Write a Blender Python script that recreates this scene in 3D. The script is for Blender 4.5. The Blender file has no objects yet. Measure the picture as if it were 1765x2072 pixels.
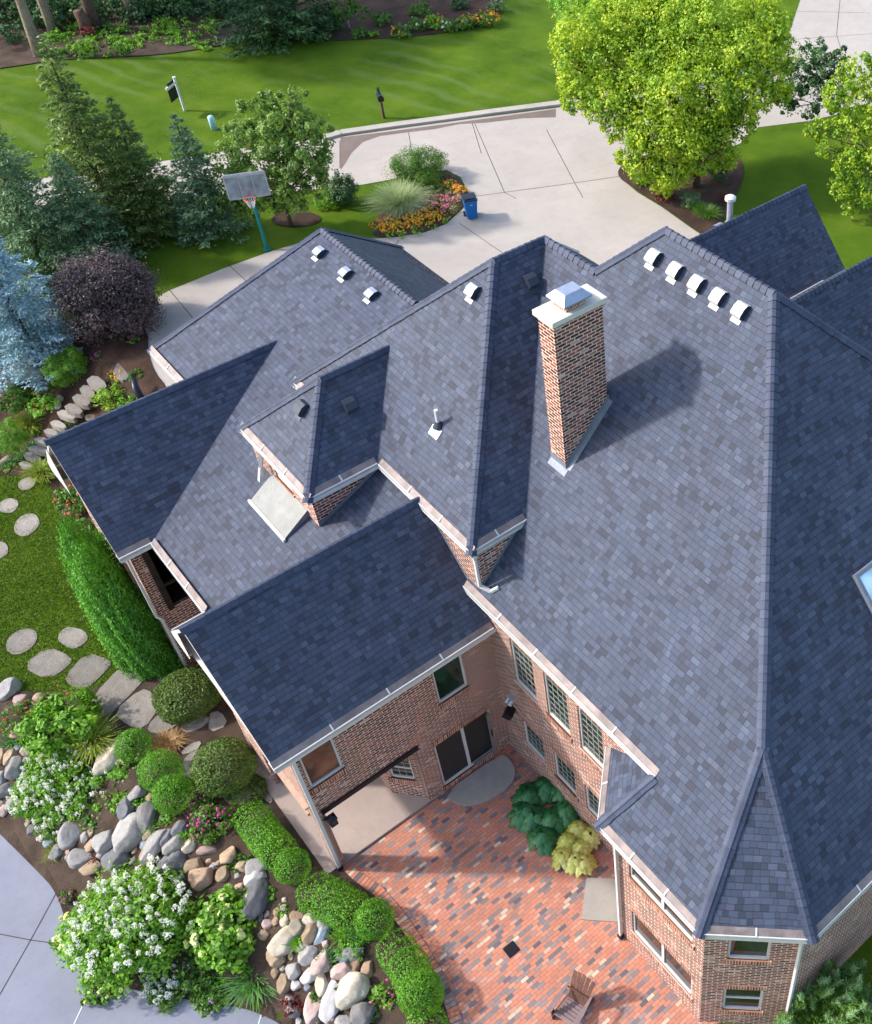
import bpy, bmesh, math, random
import numpy as np
from mathutils import Vector, Matrix, noise
from mathutils.geometry import delaunay_2d_cdt

random.seed(7); rng = np.random.default_rng(7)
scn = bpy.context.scene
col = scn.collection

# ------------------------------------------------------------------ camera
F, CX, CY = 2178.07, 1383.23, 971.46          # photo of 1765 x 2072 units
PITCH, ROLL, YAW = 0.764949, 0.0163960, 0.756605
CAMZ = 29.0
def cam_axes():
    f = Vector((math.sin(YAW)*math.cos(PITCH), math.cos(YAW)*math.cos(PITCH), -math.sin(PITCH)))
    r0 = Vector((math.cos(YAW), -math.sin(YAW), 0)); u0 = r0.cross(f)
    r = math.cos(ROLL)*r0 + math.sin(ROLL)*u0
    u = -math.sin(ROLL)*r0 + math.cos(ROLL)*u0
    return r, u, f
CR, CU, CF = cam_axes(); CAM = Vector((0, 0, CAMZ))
cd = bpy.data.cameras.new('camera'); cam = bpy.data.objects.new('camera', cd); col.objects.link(cam)
m = Matrix((CR, CU, -CF)).transposed().to_4x4(); m.translation = CAM; cam.matrix_world = m
cd.sensor_fit = 'VERTICAL'; cd.sensor_height = 24; cd.sensor_width = 24*1765/2072
cd.lens = F/2072*24; cd.shift_x = (882.5-CX)/2072; cd.shift_y = (CY-1036)/2072
cd.clip_start = .5; cd.clip_end = 1500
scn.camera = cam
scn.render.resolution_x = 872; scn.render.resolution_y = 1024

# ------------------------------------------------------------------ light
AZ, EL = math.radians(-44), math.radians(36)
sd = Vector((math.cos(AZ)*math.cos(EL), math.sin(AZ)*math.cos(EL), -math.sin(EL)))
w = bpy.data.worlds.new('World'); scn.world = w; w.use_nodes = True
nt = w.node_tree; bg = nt.nodes['Background']
sky = nt.nodes.new('ShaderNodeTexSky'); sky.sky_type = 'NISHITA'; sky.sun_disc = False
sky.sun_elevation = EL; sky.sun_rotation = math.atan2(-sd.x, -sd.y)
sky.dust_density = 2.0
nt.links.new(sky.outputs[0], bg.inputs[0]); bg.inputs[1].default_value = 0.15
sl = bpy.data.lights.new('sun', 'SUN'); sl.energy = 2.0; sl.angle = math.radians(3.0); sl.color = (1, .96, .90)
so = bpy.data.objects.new('sun', sl); so.rotation_euler = sd.to_track_quat('-Z', 'Y').to_euler(); so.location = (0, 0, 60); col.objects.link(so)
scn.view_settings.view_transform = 'Standard'; scn.view_settings.look = 'None'
scn.view_settings.gamma = 1; scn.view_settings.exposure = 1.38

# ------------------------------------------------------------------ projection helpers (a photo point laid on a real height)
def ray(px, py):
    return CR*((px-CX)/F) - CU*((py-CY)/F) + CF
def at(px, py, z=0.0):
    d = ray(px, py); t = (z-CAMZ)/d.z
    return CAM + d*t
def onX(px, py, x):
    d = ray(px, py); return CAM + d*(x/d.x)
def onY(px, py, y):
    d = ray(px, py); return CAM + d*(y/d.y)
def depth(p): return (Vector(p)-CAM).dot(CF)
def mpp(p): return depth(p)/F             # metres per photo unit at p

# ------------------------------------------------------------------ terrain
def sm(t):
    t = np.clip(t, 0, 1); return t*t*(3-2*t)
TL = [at(x, y, 0)[:2] for x, y in ((-400,1330),(-60,1400),(60,1440),(150,1480),(230,1530),(330,1650),(450,1730),(560,1830),(640,1930),(700,2010),(745,2072),(800,2300),(830,2500))]
BL = [at(x, y, -1.5)[:2] for x, y in ((-500,1380),(-60,1590),(0,1650),(90,1752),(138,1800),(165,1895),(232,1975),(330,2005),(470,2025),(560,2045),(605,2072),(700,2200),(760,2400))]
PLAZA = BL + [at(760, 3000, -1.5)[:2], at(-1500, 3000, -1.5)[:2], at(-1500, 1300, -1.5)[:2]]
UPPER_CUT = TL + [at(830, 3000, 0)[:2], at(-1500, 3000, 0)[:2], at(-1500, 1300, 0)[:2]]
def pdist(X, Y, L):
    d = np.full(X.shape, 1e9)
    for (x0, y0), (x1, y1) in zip(L[:-1], L[1:]):
        dx, dy = x1-x0, y1-y0; t = np.clip(((X-x0)*dx+(Y-y0)*dy)/(dx*dx+dy*dy), 0, 1)
        d = np.minimum(d, np.hypot(X-x0-t*dx, Y-y0-t*dy))
    return d
def inpoly(X, Y, P):
    r = np.zeros(X.shape, bool); n = len(P)
    for i in range(n):
        x0, y0 = P[i]; x1, y1 = P[(i+1) % n]
        c = ((y0 > Y) != (y1 > Y))
        with np.errstate(divide='ignore', invalid='ignore'):
            xi = (x1-x0)*(Y-y0)/((y1-y0) if y1 != y0 else 1e-9)+x0
        r ^= c & (X < xi)
    return r
def height(X, Y):
    X = np.asarray(X, float); Y = np.asarray(Y, float)
    yl = 31 - 19*sm((X-19)/6)
    h = 3*sm((X-2.0)/5.4)*sm((Y-yl)/4.5)
    h = np.where(X > 19, 3*sm((Y-yl)/4.5), h)
    far = sm((Y-46)/8)*3.0                                    # far ground rises to the street level
    h = np.maximum(h, np.where(X < 8, far, h))
    h = h + 1.6*sm((X*-0.55+Y-62+9)/22)*(X < 45)*0
    dt, db = pdist(X, Y, TL), pdist(X, Y, BL)
    low = inpoly(X, Y, UPPER_CUT); pl = inpoly(X, Y, PLAZA)
    k = dt/(dt+db+1e-6)
    bank = -1.5*k + .12*np.sin(k*3.14)
    h = np.where(low, bank, h); h = np.where(pl, -1.54, h)
    return h
def hz(x, y): return float(height(np.array([x]), np.array([y]))[0])
def gp(px, py):
    z = 1.5
    for _ in range(40):
        p = at(px, py, z); z += .5*(hz(p.x, p.y)-z)
    p = at(px, py, z); return Vector((p.x, p.y, hz(p.x, p.y)))

# ------------------------------------------------------------------ objects
def tag(o, label=None, cat=None, group=None, kind=None):
    if label: o['label'] = label
    if cat: o['category'] = cat
    if group: o['group'] = group
    if kind: o['kind'] = kind
    return o
def empty(name, loc=(0, 0, 0), rz=0, **k):
    o = bpy.data.objects.new(name, None); o.location = loc; o.rotation_euler.z = rz; col.objects.link(o)
    return tag(o, **k)
def addobj(name, me, parent=None, **k):
    o = bpy.data.objects.new(name, me); col.objects.link(o)
    if parent: o.parent = parent
    return tag(o, **k)
class MB:
    """collects polygons, builds ONE mesh"""
    def __init__(s): s.v = []; s.f = []; s.uv = []; s.m = []
    def face(s, pts, uv=None, m=0):
        b = len(s.v); s.v += [tuple(p) for p in pts]; s.f.append(list(range(b, b+len(pts))))
        s.uv.append(uv if uv else [(0, 0)]*len(pts)); s.m.append(m); return s
    def quad(s, a, b, c, d, uv=None, m=0): return s.face([a, b, c, d], uv, m)
    def box(s, lo, hi, m=0, M=None):
        x0, y0, z0 = lo; x1, y1, z1 = hi
        c = [(x0,y0,z0),(x1,y0,z0),(x1,y1,z0),(x0,y1,z0),(x0,y0,z1),(x1,y0,z1),(x1,y1,z1),(x0,y1,z1)]
        if M: c = [tuple(M @ Vector(p)) for p in c]
        for q, ax in (((0,1,5,4),0),((1,2,6,5),1),((2,3,7,6),0),((3,0,4,7),1),((4,5,6,7),2),((3,2,1,0),2)):
            P = [c[i] for i in q]
            uv = [((p[0] if ax != 1 else p[1]), (p[2] if ax != 2 else p[1])) for p in P]
            s.face(P, uv, m)
        return s
    def bar(s, a, b, wd, ht, m=0, up=(0, 0, 1)):
        a = Vector(a); b = Vector(b); d = (b-a); L = d.length; d.normalize()
        u = Vector(up); r = d.cross(u)
        if r.length < 1e-4: r = d.cross(Vector((1, 0, 0)))
        r.normalize(); u = r.cross(d)
        M = Matrix((r, d, u)).transposed().to_4x4(); M.translation = a
        return s.box((-wd/2, 0, -ht/2), (wd/2, L, ht/2), m, M)
    def tube(s, pts, r, n=8, m=0, cap=True):
        pts = [Vector(p) for p in pts]; rr = r if isinstance(r, (list, tuple)) else [r]*len(pts)
        rings = []; px = None
        for i, p in enumerate(pts):
            d = (pts[min(i+1, len(pts)-1)]-pts[max(i-1, 0)]).normalized()
            if px is None: px = d.orthogonal().normalized()
            px = (px-d*px.dot(d)).normalized(); py = d.cross(px)
            rings.append([p+(px*math.cos(2*math.pi*k/n)+py*math.sin(2*math.pi*k/n))*rr[i] for k in range(n)])
        for a, b in zip(rings[:-1], rings[1:]):
            for k in range(n): s.face([a[k], a[(k+1) % n], b[(k+1) % n], b[k]], None, m)
        if cap: s.face(rings[0][::-1], None, m); s.face(rings[-1], None, m)
        return s
    def build(s, name, mats, parent=None, smooth=False, weld=False, bevel=0, **k):
        me = bpy.data.meshes.new(name); me.from_pydata(s.v, [], s.f)
        uvl = me.uv_layers.new(name='UVMap'); flat = [c for f in s.uv for p in f for c in p]
        uvl.data.foreach_set('uv', flat)
        for mt in (mats if isinstance(mats, (list, tuple)) else [mats]): me.materials.append(mt)
        me.polygons.foreach_set('material_index', s.m)
        if smooth or weld:
            bm = bmesh.new(); bm.from_mesh(me); bmesh.ops.remove_doubles(bm, verts=bm.verts, dist=1e-4)
            bm.to_mesh(me); bm.free()
        if smooth: me.polygons.foreach_set('use_smooth', [True]*len(me.polygons))
        me.update()
        o = addobj(name, me, parent, **k)
        if bevel:
            if not (smooth or weld):
                bm = bmesh.new(); bm.from_mesh(me); bmesh.ops.remove_doubles(bm, verts=bm.verts, dist=1e-4); bm.to_mesh(me); bm.free()
            md = o.modifiers.new('bevel', 'BEVEL'); md.width = bevel; md.segments = 2; md.limit_method = 'ANGLE'
        return o
def np_mesh(name, V, Q, mat, smooth=False):
    me = bpy.data.meshes.new(name); V = np.asarray(V, np.float32); Q = np.asarray(Q, np.int32)
    k = Q.shape[1]
    me.vertices.add(len(V)); me.vertices.foreach_set('co', V.ravel())
    me.loops.add(Q.size); me.loops.foreach_set('vertex_index', Q.ravel())
    me.polygons.add(len(Q)); me.polygons.foreach_set('loop_start', np.arange(0, Q.size, k, dtype=np.int32))
    if smooth: me.polygons.foreach_set('use_smooth', np.ones(len(Q), bool))
    me.update(calc_edges=True); me.validate()
    if mat: me.materials.append(mat)
    return me

# ------------------------------------------------------------------ materials
def s2l(c): return tuple(((x/255)/12.92 if x/255 <= .04045 else ((x/255+.055)/1.055)**2.4) for x in c)
class NG:
    def __init__(s, name):
        s.mat = bpy.data.materials.new(name); s.mat.use_nodes = True; s.t = s.mat.node_tree
        s.b = s.t.nodes['Principled BSDF']; s.b.inputs['Roughness'].default_value = .8
        try: s.b.inputs['Specular IOR Level'].default_value = .25
        except Exception: pass
    def n(s, typ, **k):
        x = s.t.nodes.new(typ)
        for a, b in k.items(): setattr(x, a, b)
        return x
    def put(s, sock, v):
        if hasattr(v, 'is_output') or isinstance(v, bpy.types.NodeSocket): s.t.links.new(v, sock)
        else: sock.default_value = v
    def math(s, op, a, b=None, c=None):
        x = s.n('ShaderNodeMath', operation=op); s.put(x.inputs[0], a)
        if b is not None: s.put(x.inputs[1], b)
        if c is not None: s.put(x.inputs[2], c)
        return x.outputs[0]
    def noise(s, scale, vec=None, detail=4, rough=.55, out=0, dist=0):
        x = s.n('ShaderNodeTexNoise'); x.inputs['Scale'].default_value = scale; x.inputs['Detail'].default_value = detail
        x.inputs['Roughness'].default_value = rough; x.inputs['Distortion'].default_value = dist
        if vec is not None: s.t.links.new(vec, x.inputs['Vector'])
        return x.outputs[out]
    def ramp(s, fac, stops, interp='LINEAR'):
        x = s.n('ShaderNodeValToRGB'); r = x.color_ramp; r.interpolation = interp
        while len(r.elements) < len(stops): r.elements.new(.5)
        for e, (p, c) in zip(r.elements, stops): e.position = p; e.color = (*c[:3], 1)
        s.put(x.inputs[0], fac); return x.outputs[0]
    def mix(s, f, a, b, mode='MIX'):
        x = s.n('ShaderNodeMix', data_type='RGBA', blend_type=mode)
        for sock, v in ((x.inputs[0], f), (x.inputs[6], a), (x.inputs[7], b)):
            if isinstance(v, tuple): v = (*v[:3], 1)
            s.put(sock, v)
        return x.outputs[2]
    def remap(s, v, a, b, c=0., d=1.):
        x = s.n('ShaderNodeMapRange'); s.put(x.inputs[0], v)
        for i, q in enumerate((a, b, c, d)): x.inputs[i+1].default_value = q
        return x.outputs[0]
    def pos(s): return s.n('ShaderNodeNewGeometry').outputs['Position']
    def obj(s): return s.n('ShaderNodeTexCoord').outputs['Object']
    def uv(s): return s.n('ShaderNodeTexCoord').outputs['UV']
    def col(s, c): s.put(s.b.inputs['Base Color'], (*c[:3], 1) if isinstance(c, tuple) else c)
    def rough(s, v): s.put(s.b.inputs['Roughness'], v)
    def bump(s, h, strength=.4, dist=.02):
        x = s.n('ShaderNodeBump'); x.inputs['Strength'].default_value = strength; x.inputs['Distance'].default_value = dist
        s.t.links.new(h, x.inputs['Height']); s.t.links.new(x.outputs[0], s.b.inputs['Normal'])
    def rand3(s, a, b, c=0.):
        cb = s.n('ShaderNodeCombineXYZ'); s.put(cb.inputs[0], a); s.put(cb.inputs[1], b); s.put(cb.inputs[2], c)
        x = s.n('ShaderNodeTexWhiteNoise', noise_dimensions='3D'); s.t.links.new(cb.outputs[0], x.inputs['Vector'])
        return x.outputs['Value'], x.outputs['Color']
def plain(name, c, rough=.6, metal=0, spec=None, var=.12, nscale=6):
    g = NG(name); g.rough(rough); g.b.inputs['Metallic'].default_value = metal
    nz = g.noise(nscale, g.obj(), 5)
    g.col(g.mix(g.remap(nz, .3, .7), tuple(x*(1-var) for x in c), tuple(min(1, x*(1+var)) for x in c)))
    if spec is not None: g.b.inputs['Specular IOR Level'].default_value = spec
    return g.mat
def shingle_mat():
    g = NG('slate_shingle'); sp = g.n('ShaderNodeSeparateXYZ'); g.t.links.new(g.uv(), sp.inputs[0])
    wob = g.noise(1.3, g.uv(), 2); U, V = sp.outputs[0], sp.outputs[1]
    V = g.math('ADD', V, g.math('MULTIPLY', g.math('SUBTRACT', wob, .5), .09))
    vr = g.math('DIVIDE', V, .150); row = g.math('FLOOR', vr); fv = g.math('FRACT', vr)
    hr, _ = g.rand3(row, 3.3); U2 = g.math('ADD', U, g.math('MULTIPLY', hr, 3.1))
    uc = g.math('DIVIDE', U2, .37); cell = g.math('FLOOR', uc); fu = g.math('FRACT', uc)
    hs, _ = g.rand3(cell, row, 1.7); r = g.math('ADD', .28, g.math('MULTIPLY', hs, .44))
    sub = g.math('GREATER_THAN', fu, r)
    idx = g.math('ADD', g.math('MULTIPLY', cell, 2), sub); v, c3 = g.rand3(idx, row, 5.1)
    base = g.ramp(v, [(0, (.028,.033,.052)), (.14, (.035,.042,.067)), (.24, (.043,.053,.085)), (.6, (.049,.061,.096)), (.88, (.057,.070,.110)), (1, (.072,.087,.128))])
    tint = g.ramp(g.rand3(idx, row, 9.2)[0], [(0, (1.07,.98,.98)), (.25, (1,1,1)), (.7, (.98,1,1.01)), (1, (.93,1.0,1.04))])
    base = g.mix(1., base, tint, 'MULTIPLY')
    gr = g.remap(g.noise(160, g.uv(), 2), .3, .7, .84, 1.16); big = g.remap(g.noise(.45, g.uv(), 5, .7), .3, .7, .86, 1.14)
    base = g.mix(1., base, g.math('MULTIPLY', gr, big), 'MULTIPLY')
    du = g.math('MINIMUM', g.math('ABSOLUTE', g.math('SUBTRACT', fu, r)), g.math('MINIMUM', fu, g.math('SUBTRACT', 1., fu)))
    gap = g.math('LESS_THAN', du, .022); low = g.math('LESS_THAN', fv, .10)  # low: shadow under each shingle butt, painted as a dark line along the row
    line = g.math('MAXIMUM', g.math('MULTIPLY', gap, .45), g.math('MULTIPLY', low, g.remap(g.rand3(idx, row, 7.7)[0], 0, 1, .45, 1.)))
    g.col(g.mix(line, base, (.014,.014,.017))); g.rough(.72); g.b.inputs['Specular IOR Level'].default_value = .35
    hgt = g.math('ADD', g.math('MULTIPLY', g.math('SUBTRACT', 1., fv), .8), g.math('MULTIPLY', v, .35))
    hgt = g.math('MULTIPLY', hgt, g.math('SUBTRACT', 1., line)); g.bump(hgt, .55, .018)
    return g.mat
def brick_mat(name, stops, mortar, rowh=.095, bw=.25, joint=.028, ubj=.05, vjoint=None, bump=.5):
    g = NG(name); sp = g.n('ShaderNodeSeparateXYZ'); g.t.links.new(g.uv(), sp.inputs[0])
    U, V = sp.outputs[0], sp.outputs[1]
    vr = g.math('DIVIDE', V, rowh); row = g.math('FLOOR', vr); fv = g.math('FRACT', vr)
    off = g.math('MULTIPLY', g.math('MODULO', g.math('ABSOLUTE', row), 2.), .5)
    uc = g.math('ADD', g.math('DIVIDE', U, bw), off); cell = g.math('FLOOR', uc); fu = g.math('FRACT', uc)
    v, c3 = g.rand3(cell, row, 2.2)
    base = g.ramp(v, stops); fine = g.remap(g.noise(60, g.uv(), 3), .3, .7, .8, 1.2)
    base = g.mix(1., base, g.math('MULTIPLY', fine, g.remap(g.noise(.9, g.uv(), 3), .3, .7, .85, 1.15)), 'MULTIPLY')
    dv = g.math('MULTIPLY', g.math('MINIMUM', fv, g.math('SUBTRACT', 1., fv)), rowh)
    du = g.math('MULTIPLY', g.math('MINIMUM', fu, g.math('SUBTRACT', 1., fu)), bw)
    d = g.math('MINIMUM', dv, du); mo = g.math('LESS_THAN', d, joint/2)
    mc = g.mix(g.remap(g.noise(9, g.uv(), 3), .35, .65), tuple(x*.75 for x in mortar), mortar)
    if name != 'patio_paver':
        cb = g.n('ShaderNodeCombineXYZ'); g.put(cb.inputs[0], g.math('MULTIPLY', U, 2.2)); g.put(cb.inputs[1], g.math('MULTIPLY', V, 9.)); fk = g.noise(1., cb.outputs[0], 3, .6)
        base = g.mix(g.remap(fk, .60, .68, 0, .65), base, (.56,.42,.35)); base = g.mix(g.remap(fk, .40, .32, 0, .75), base, (.045,.015,.012))
    g.col(g.mix(mo, base, mc)); g.rough(.85)
    g.bump(g.math('ADD', g.remap(d, 0, joint*.7), g.math('MULTIPLY', v, .3)), bump, .012)
    return g.mat
def grass_mat():
    g = NG('lawn_grass'); P = g.pos()
    a = g.noise(.35, P, 4); b = g.noise(3.0, P, 6, .7); c = g.noise(28, P, 3, .8); e = g.noise(110, P, 2, .8)
    g.b.inputs['Specular IOR Level'].default_value = .05
    base = g.ramp(a, [(.3, (.050,.115,.005)), (.5, (.085,.165,.008)), (.62, (.12,.20,.012)), (.75, (.155,.23,.018))])
    base = g.mix(g.remap(b, .35, .75, 0, .6), base, (.120,.175,.020))
    sp = g.n('ShaderNodeSeparateXYZ'); g.t.links.new(P, sp.inputs[0])
    mow = g.math('SINE', g.math('ADD', g.math('MULTIPLY', g.math('ADD', g.math('MULTIPLY', sp.outputs[0], .95), g.math('MULTIPLY', sp.outputs[1], .30)), 4.2), g.math('MULTIPLY', g.noise(.12, P, 3), 16.)))
    far = g.remap(sp.outputs[1], 44, 50)
    base = g.mix(g.math('MULTIPLY', far, g.math('MULTIPLY', g.remap(mow, .0, 1, 0, .42), g.remap(g.noise(.2, P, 2), .4, .6))), base, (.17,.24,.07))
    base = g.mix(1., base, g.math('MULTIPLY', g.remap(c, .25, .75, .62, 1.38), g.remap(e, .25, .75, .75, 1.25)), 'MULTIPLY')
    dry = g.remap(g.noise(.9, P, 5, .7), .66, .80, 0, .5); base = g.mix(dry, base, (.20,.17,.04))
    g.col(base); g.rough(.9); g.bump(g.math('ADD', c, e), .9, .05)
    return g.mat
def conc_mat(name, c, cs=1., stain=.5, wet=False):
    g = NG(name); P = g.pos(); a = g.noise(.25*cs, P, 6, .65, dist=.4); b = g.noise(2.2*cs, P, 6, .7); f = g.noise(70, P, 3, .7)
    base = g.mix(g.remap(a, .3, .7), tuple(x*(1-.30*stain) for x in c), c)
    base = g.mix(g.remap(b, .45, .8, 0, .45*stain), base, tuple(x*.55 for x in c))
    d2 = g.noise(.9*cs, P, 8, .75, dist=2.5); base = g.mix(g.remap(d2, .56, .72, 0, .35*stain), base, tuple(x*.45 for x in c))
    base = g.mix(1., base, g.remap(f, .25, .75, .9, 1.1), 'MULTIPLY')
    g.col(base); g.rough(.85); g.bump(f, .15, .01); return g.mat
def leaf_mat(name, c1, c2, c3=None, trans=.35, rough=.55):
    g = NG(name); ri = g.n('ShaderNodeNewGeometry').outputs['Random Per Island']
    nz = g.math('ADD', g.math('MULTIPLY', g.remap(g.noise(1.1, g.obj(), 3), .35, .65), .5), g.math('MULTIPLY', g.remap(g.noise(.22, g.obj(), 2), .38, .62), .5))
    base = g.ramp(g.math('ADD', g.math('MULTIPLY', ri, .5), g.math('MULTIPLY', nz, .5)), [(.1, c1), (.55, c2), (.95, c3 or tuple(min(1, x*1.5) for x in c2))])
    nt = g.t; nt.nodes.remove(g.b)
    d = g.n('ShaderNodeBsdfDiffuse'); tr = g.n('ShaderNodeBsdfTranslucent'); mx = g.n('ShaderNodeMixShader'); gl = g.n('ShaderNodeBsdfGlossy'); m2 = g.n('ShaderNodeMixShader')
    gl.inputs['Roughness'].default_value = rough; gl.inputs['Color'].default_value = (.5,.55,.5,1)
    nt.links.new(base, d.inputs[0]); nt.links.new(base, tr.inputs[0]); mx.inputs[0].default_value = trans
    nt.links.new(d.outputs[0], mx.inputs[1]); nt.links.new(tr.outputs[0], mx.inputs[2])
    m2.inputs[0].default_value = .06; nt.links.new(mx.outputs[0], m2.inputs[1]); nt.links.new(gl.outputs[0], m2.inputs[2])
    nt.links.new(m2.outputs[0], nt.nodes['Material Output'].inputs[0]); return g.mat
def mulch_mat(name='mulch', c=(.055,.030,.020)):
    g = NG(name); P = g.pos(); a = g.noise(1.2, P, 5); b = g.noise(34, P, 4, .8)
    base = g.mix(g.remap(a, .3, .7), tuple(x*.6 for x in c), tuple(x*1.5 for x in c))
    g.col(g.mix(1., base, g.remap(b, .3, .7, .4, 1.8), 'MULTIPLY')); g.rough(.95); g.bump(b, 1., .06); return g.mat
def stone_mat(name, c, c2):
    g = NG(name); P = g.obj(); a = g.noise(1.6, P, 6, .7, dist=.8); b = g.noise(14, P, 5, .75)
    oi = g.n('ShaderNodeObjectInfo').outputs['Random']
    base = g.mix(g.remap(a, .35, .65), c, c2); base = g.mix(g.remap(b, .55, .75, 0, .45), base, tuple(x*.4 for x in c))
    base = g.mix(1., base, g.remap(oi, 0, 1, .7, 1.3), 'MULTIPLY')
    g.col(base); g.rough(.82); g.bump(g.math('ADD', b, a), .6, .04); return g.mat
def bark_mat(name, c):
    g = NG(name); P = g.obj(); mp = g.n('ShaderNodeMapping'); mp.inputs['Scale'].default_value = (6, 6, 1.2); g.t.links.new(P, mp.inputs[0])
    b = g.noise(3, mp.outputs[0], 6, .7); g.col(g.mix(g.remap(b, .35, .65), tuple(x*.45 for x in c), tuple(x*1.3 for x in c))); g.rough(.95); g.bump(b, .8, .05); return g.mat
def glass_mat(name, c=(.012,.014,.016), rough=.06):
    g = NG(name); nz = g.noise(1.2, g.obj(), 3); g.col(g.mix(g.remap(nz, .4, .65), c, tuple(x*2.6 for x in c))); g.rough(rough)
    g.b.inputs['Specular IOR Level'].default_value = .45; return g.mat

BR = [(0, (.04,.014,.012)), (.2, (.09,.026,.018)), (.5, (.16,.042,.024)), (.8, (.25,.070,.038)), (.95, (.31,.10,.06)), (1, (.50,.38,.33))]
M = dict(
 shingle=shingle_mat(),
 brick=brick_mat('house_brick', BR, (.74,.56,.47)),
 soldier=brick_mat('soldier_brick', [(0,(.13,.04,.025)),(.5,(.24,.08,.045)),(1,(.42,.20,.12))], (.74,.56,.47), rowh=.22, bw=.0677, joint=.014),
 patio=brick_mat('patio_paver', [(0,(.11,.10,.115)),(.08,(.19,.165,.17)),(.20,(.27,.21,.20)),(.26,(.38,.19,.145)),(.45,(.45,.185,.125)),(.75,(.50,.20,.125)),(.95,(.48,.26,.19)),(.972,(.55,.40,.29)),(1,(.60,.47,.35))], (.16,.10,.08), rowh=.102, bw=.225, joint=.008, bump=.3),
 grass=grass_mat(), mulch=mulch_mat(), soil=mulch_mat('garden_soil', (.075,.050,.036)),
 drive=conc_mat('driveway_concrete', (.425,.375,.33), stain=.55), plaza=conc_mat('plaza_concrete', (.235,.245,.30), 2., .6),
 curb=conc_mat('curb_concrete', (.44,.40,.34), 2., .8), slab=conc_mat('slab_concrete', (.36,.34,.30), 3., .8),
 porch=conc_mat('porch_concrete', (.40,.32,.28), 2., .6), flag=stone_mat('flagstone', (.30,.27,.235), (.20,.175,.15)),
 white=plain('white_trim', (.56,.55,.54), .45, var=.06), gutterin=plain('gutter_trough', (.22,.18,.17), .55, .2, var=.3, nscale=3),
 cap=plain('cap_shingle', (.070,.084,.125), .6, var=.35, nscale=5), metal=plain('galvanised_metal', (.55,.56,.60), .35, .6),
 dark=plain('dark_metal', (.012,.012,.016), .45), lead=plain('flashing', (.20,.22,.26), .55, .2),
 ventm=plain('vent_metal', (.36,.40,.48), .4, .5), ventd=plain('vent_dark', (.045,.055,.075), .45, .3),
 crown=conc_mat('chimney_crown', (.62,.58,.50), 6., .5), glass=glass_mat('window_glass'), gglass=glass_mat('green_glass', (.010,.020,.015)),
 amber=glass_mat('amber_glass', (.075,.035,.022)), skyg=glass_mat('skylight_glass', (.30,.38,.42), .1),
 screen=plain('door_screen', (.035,.030,.028), .5), wood=plain('porch_wood', (.030,.020,.018), .6, var=.5), tan=plain('tan_trim', (.42,.29,.22), .7),
 membrane=conc_mat('roof_membrane', (.33,.33,.31), 8., .9),
)
# joints between driveway slabs etc
M['muntin'] = plain('pale_muntin', (.36,.35,.33), .5)
M['joint'] = plain('joint_line', (.06,.05,.04), .9); M['jwhite'] = plain('pale_joint', (.6,.6,.64), .8)
M['stain'] = conc_mat('wet_stain', (.20,.15,.125), 3., .9)
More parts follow.
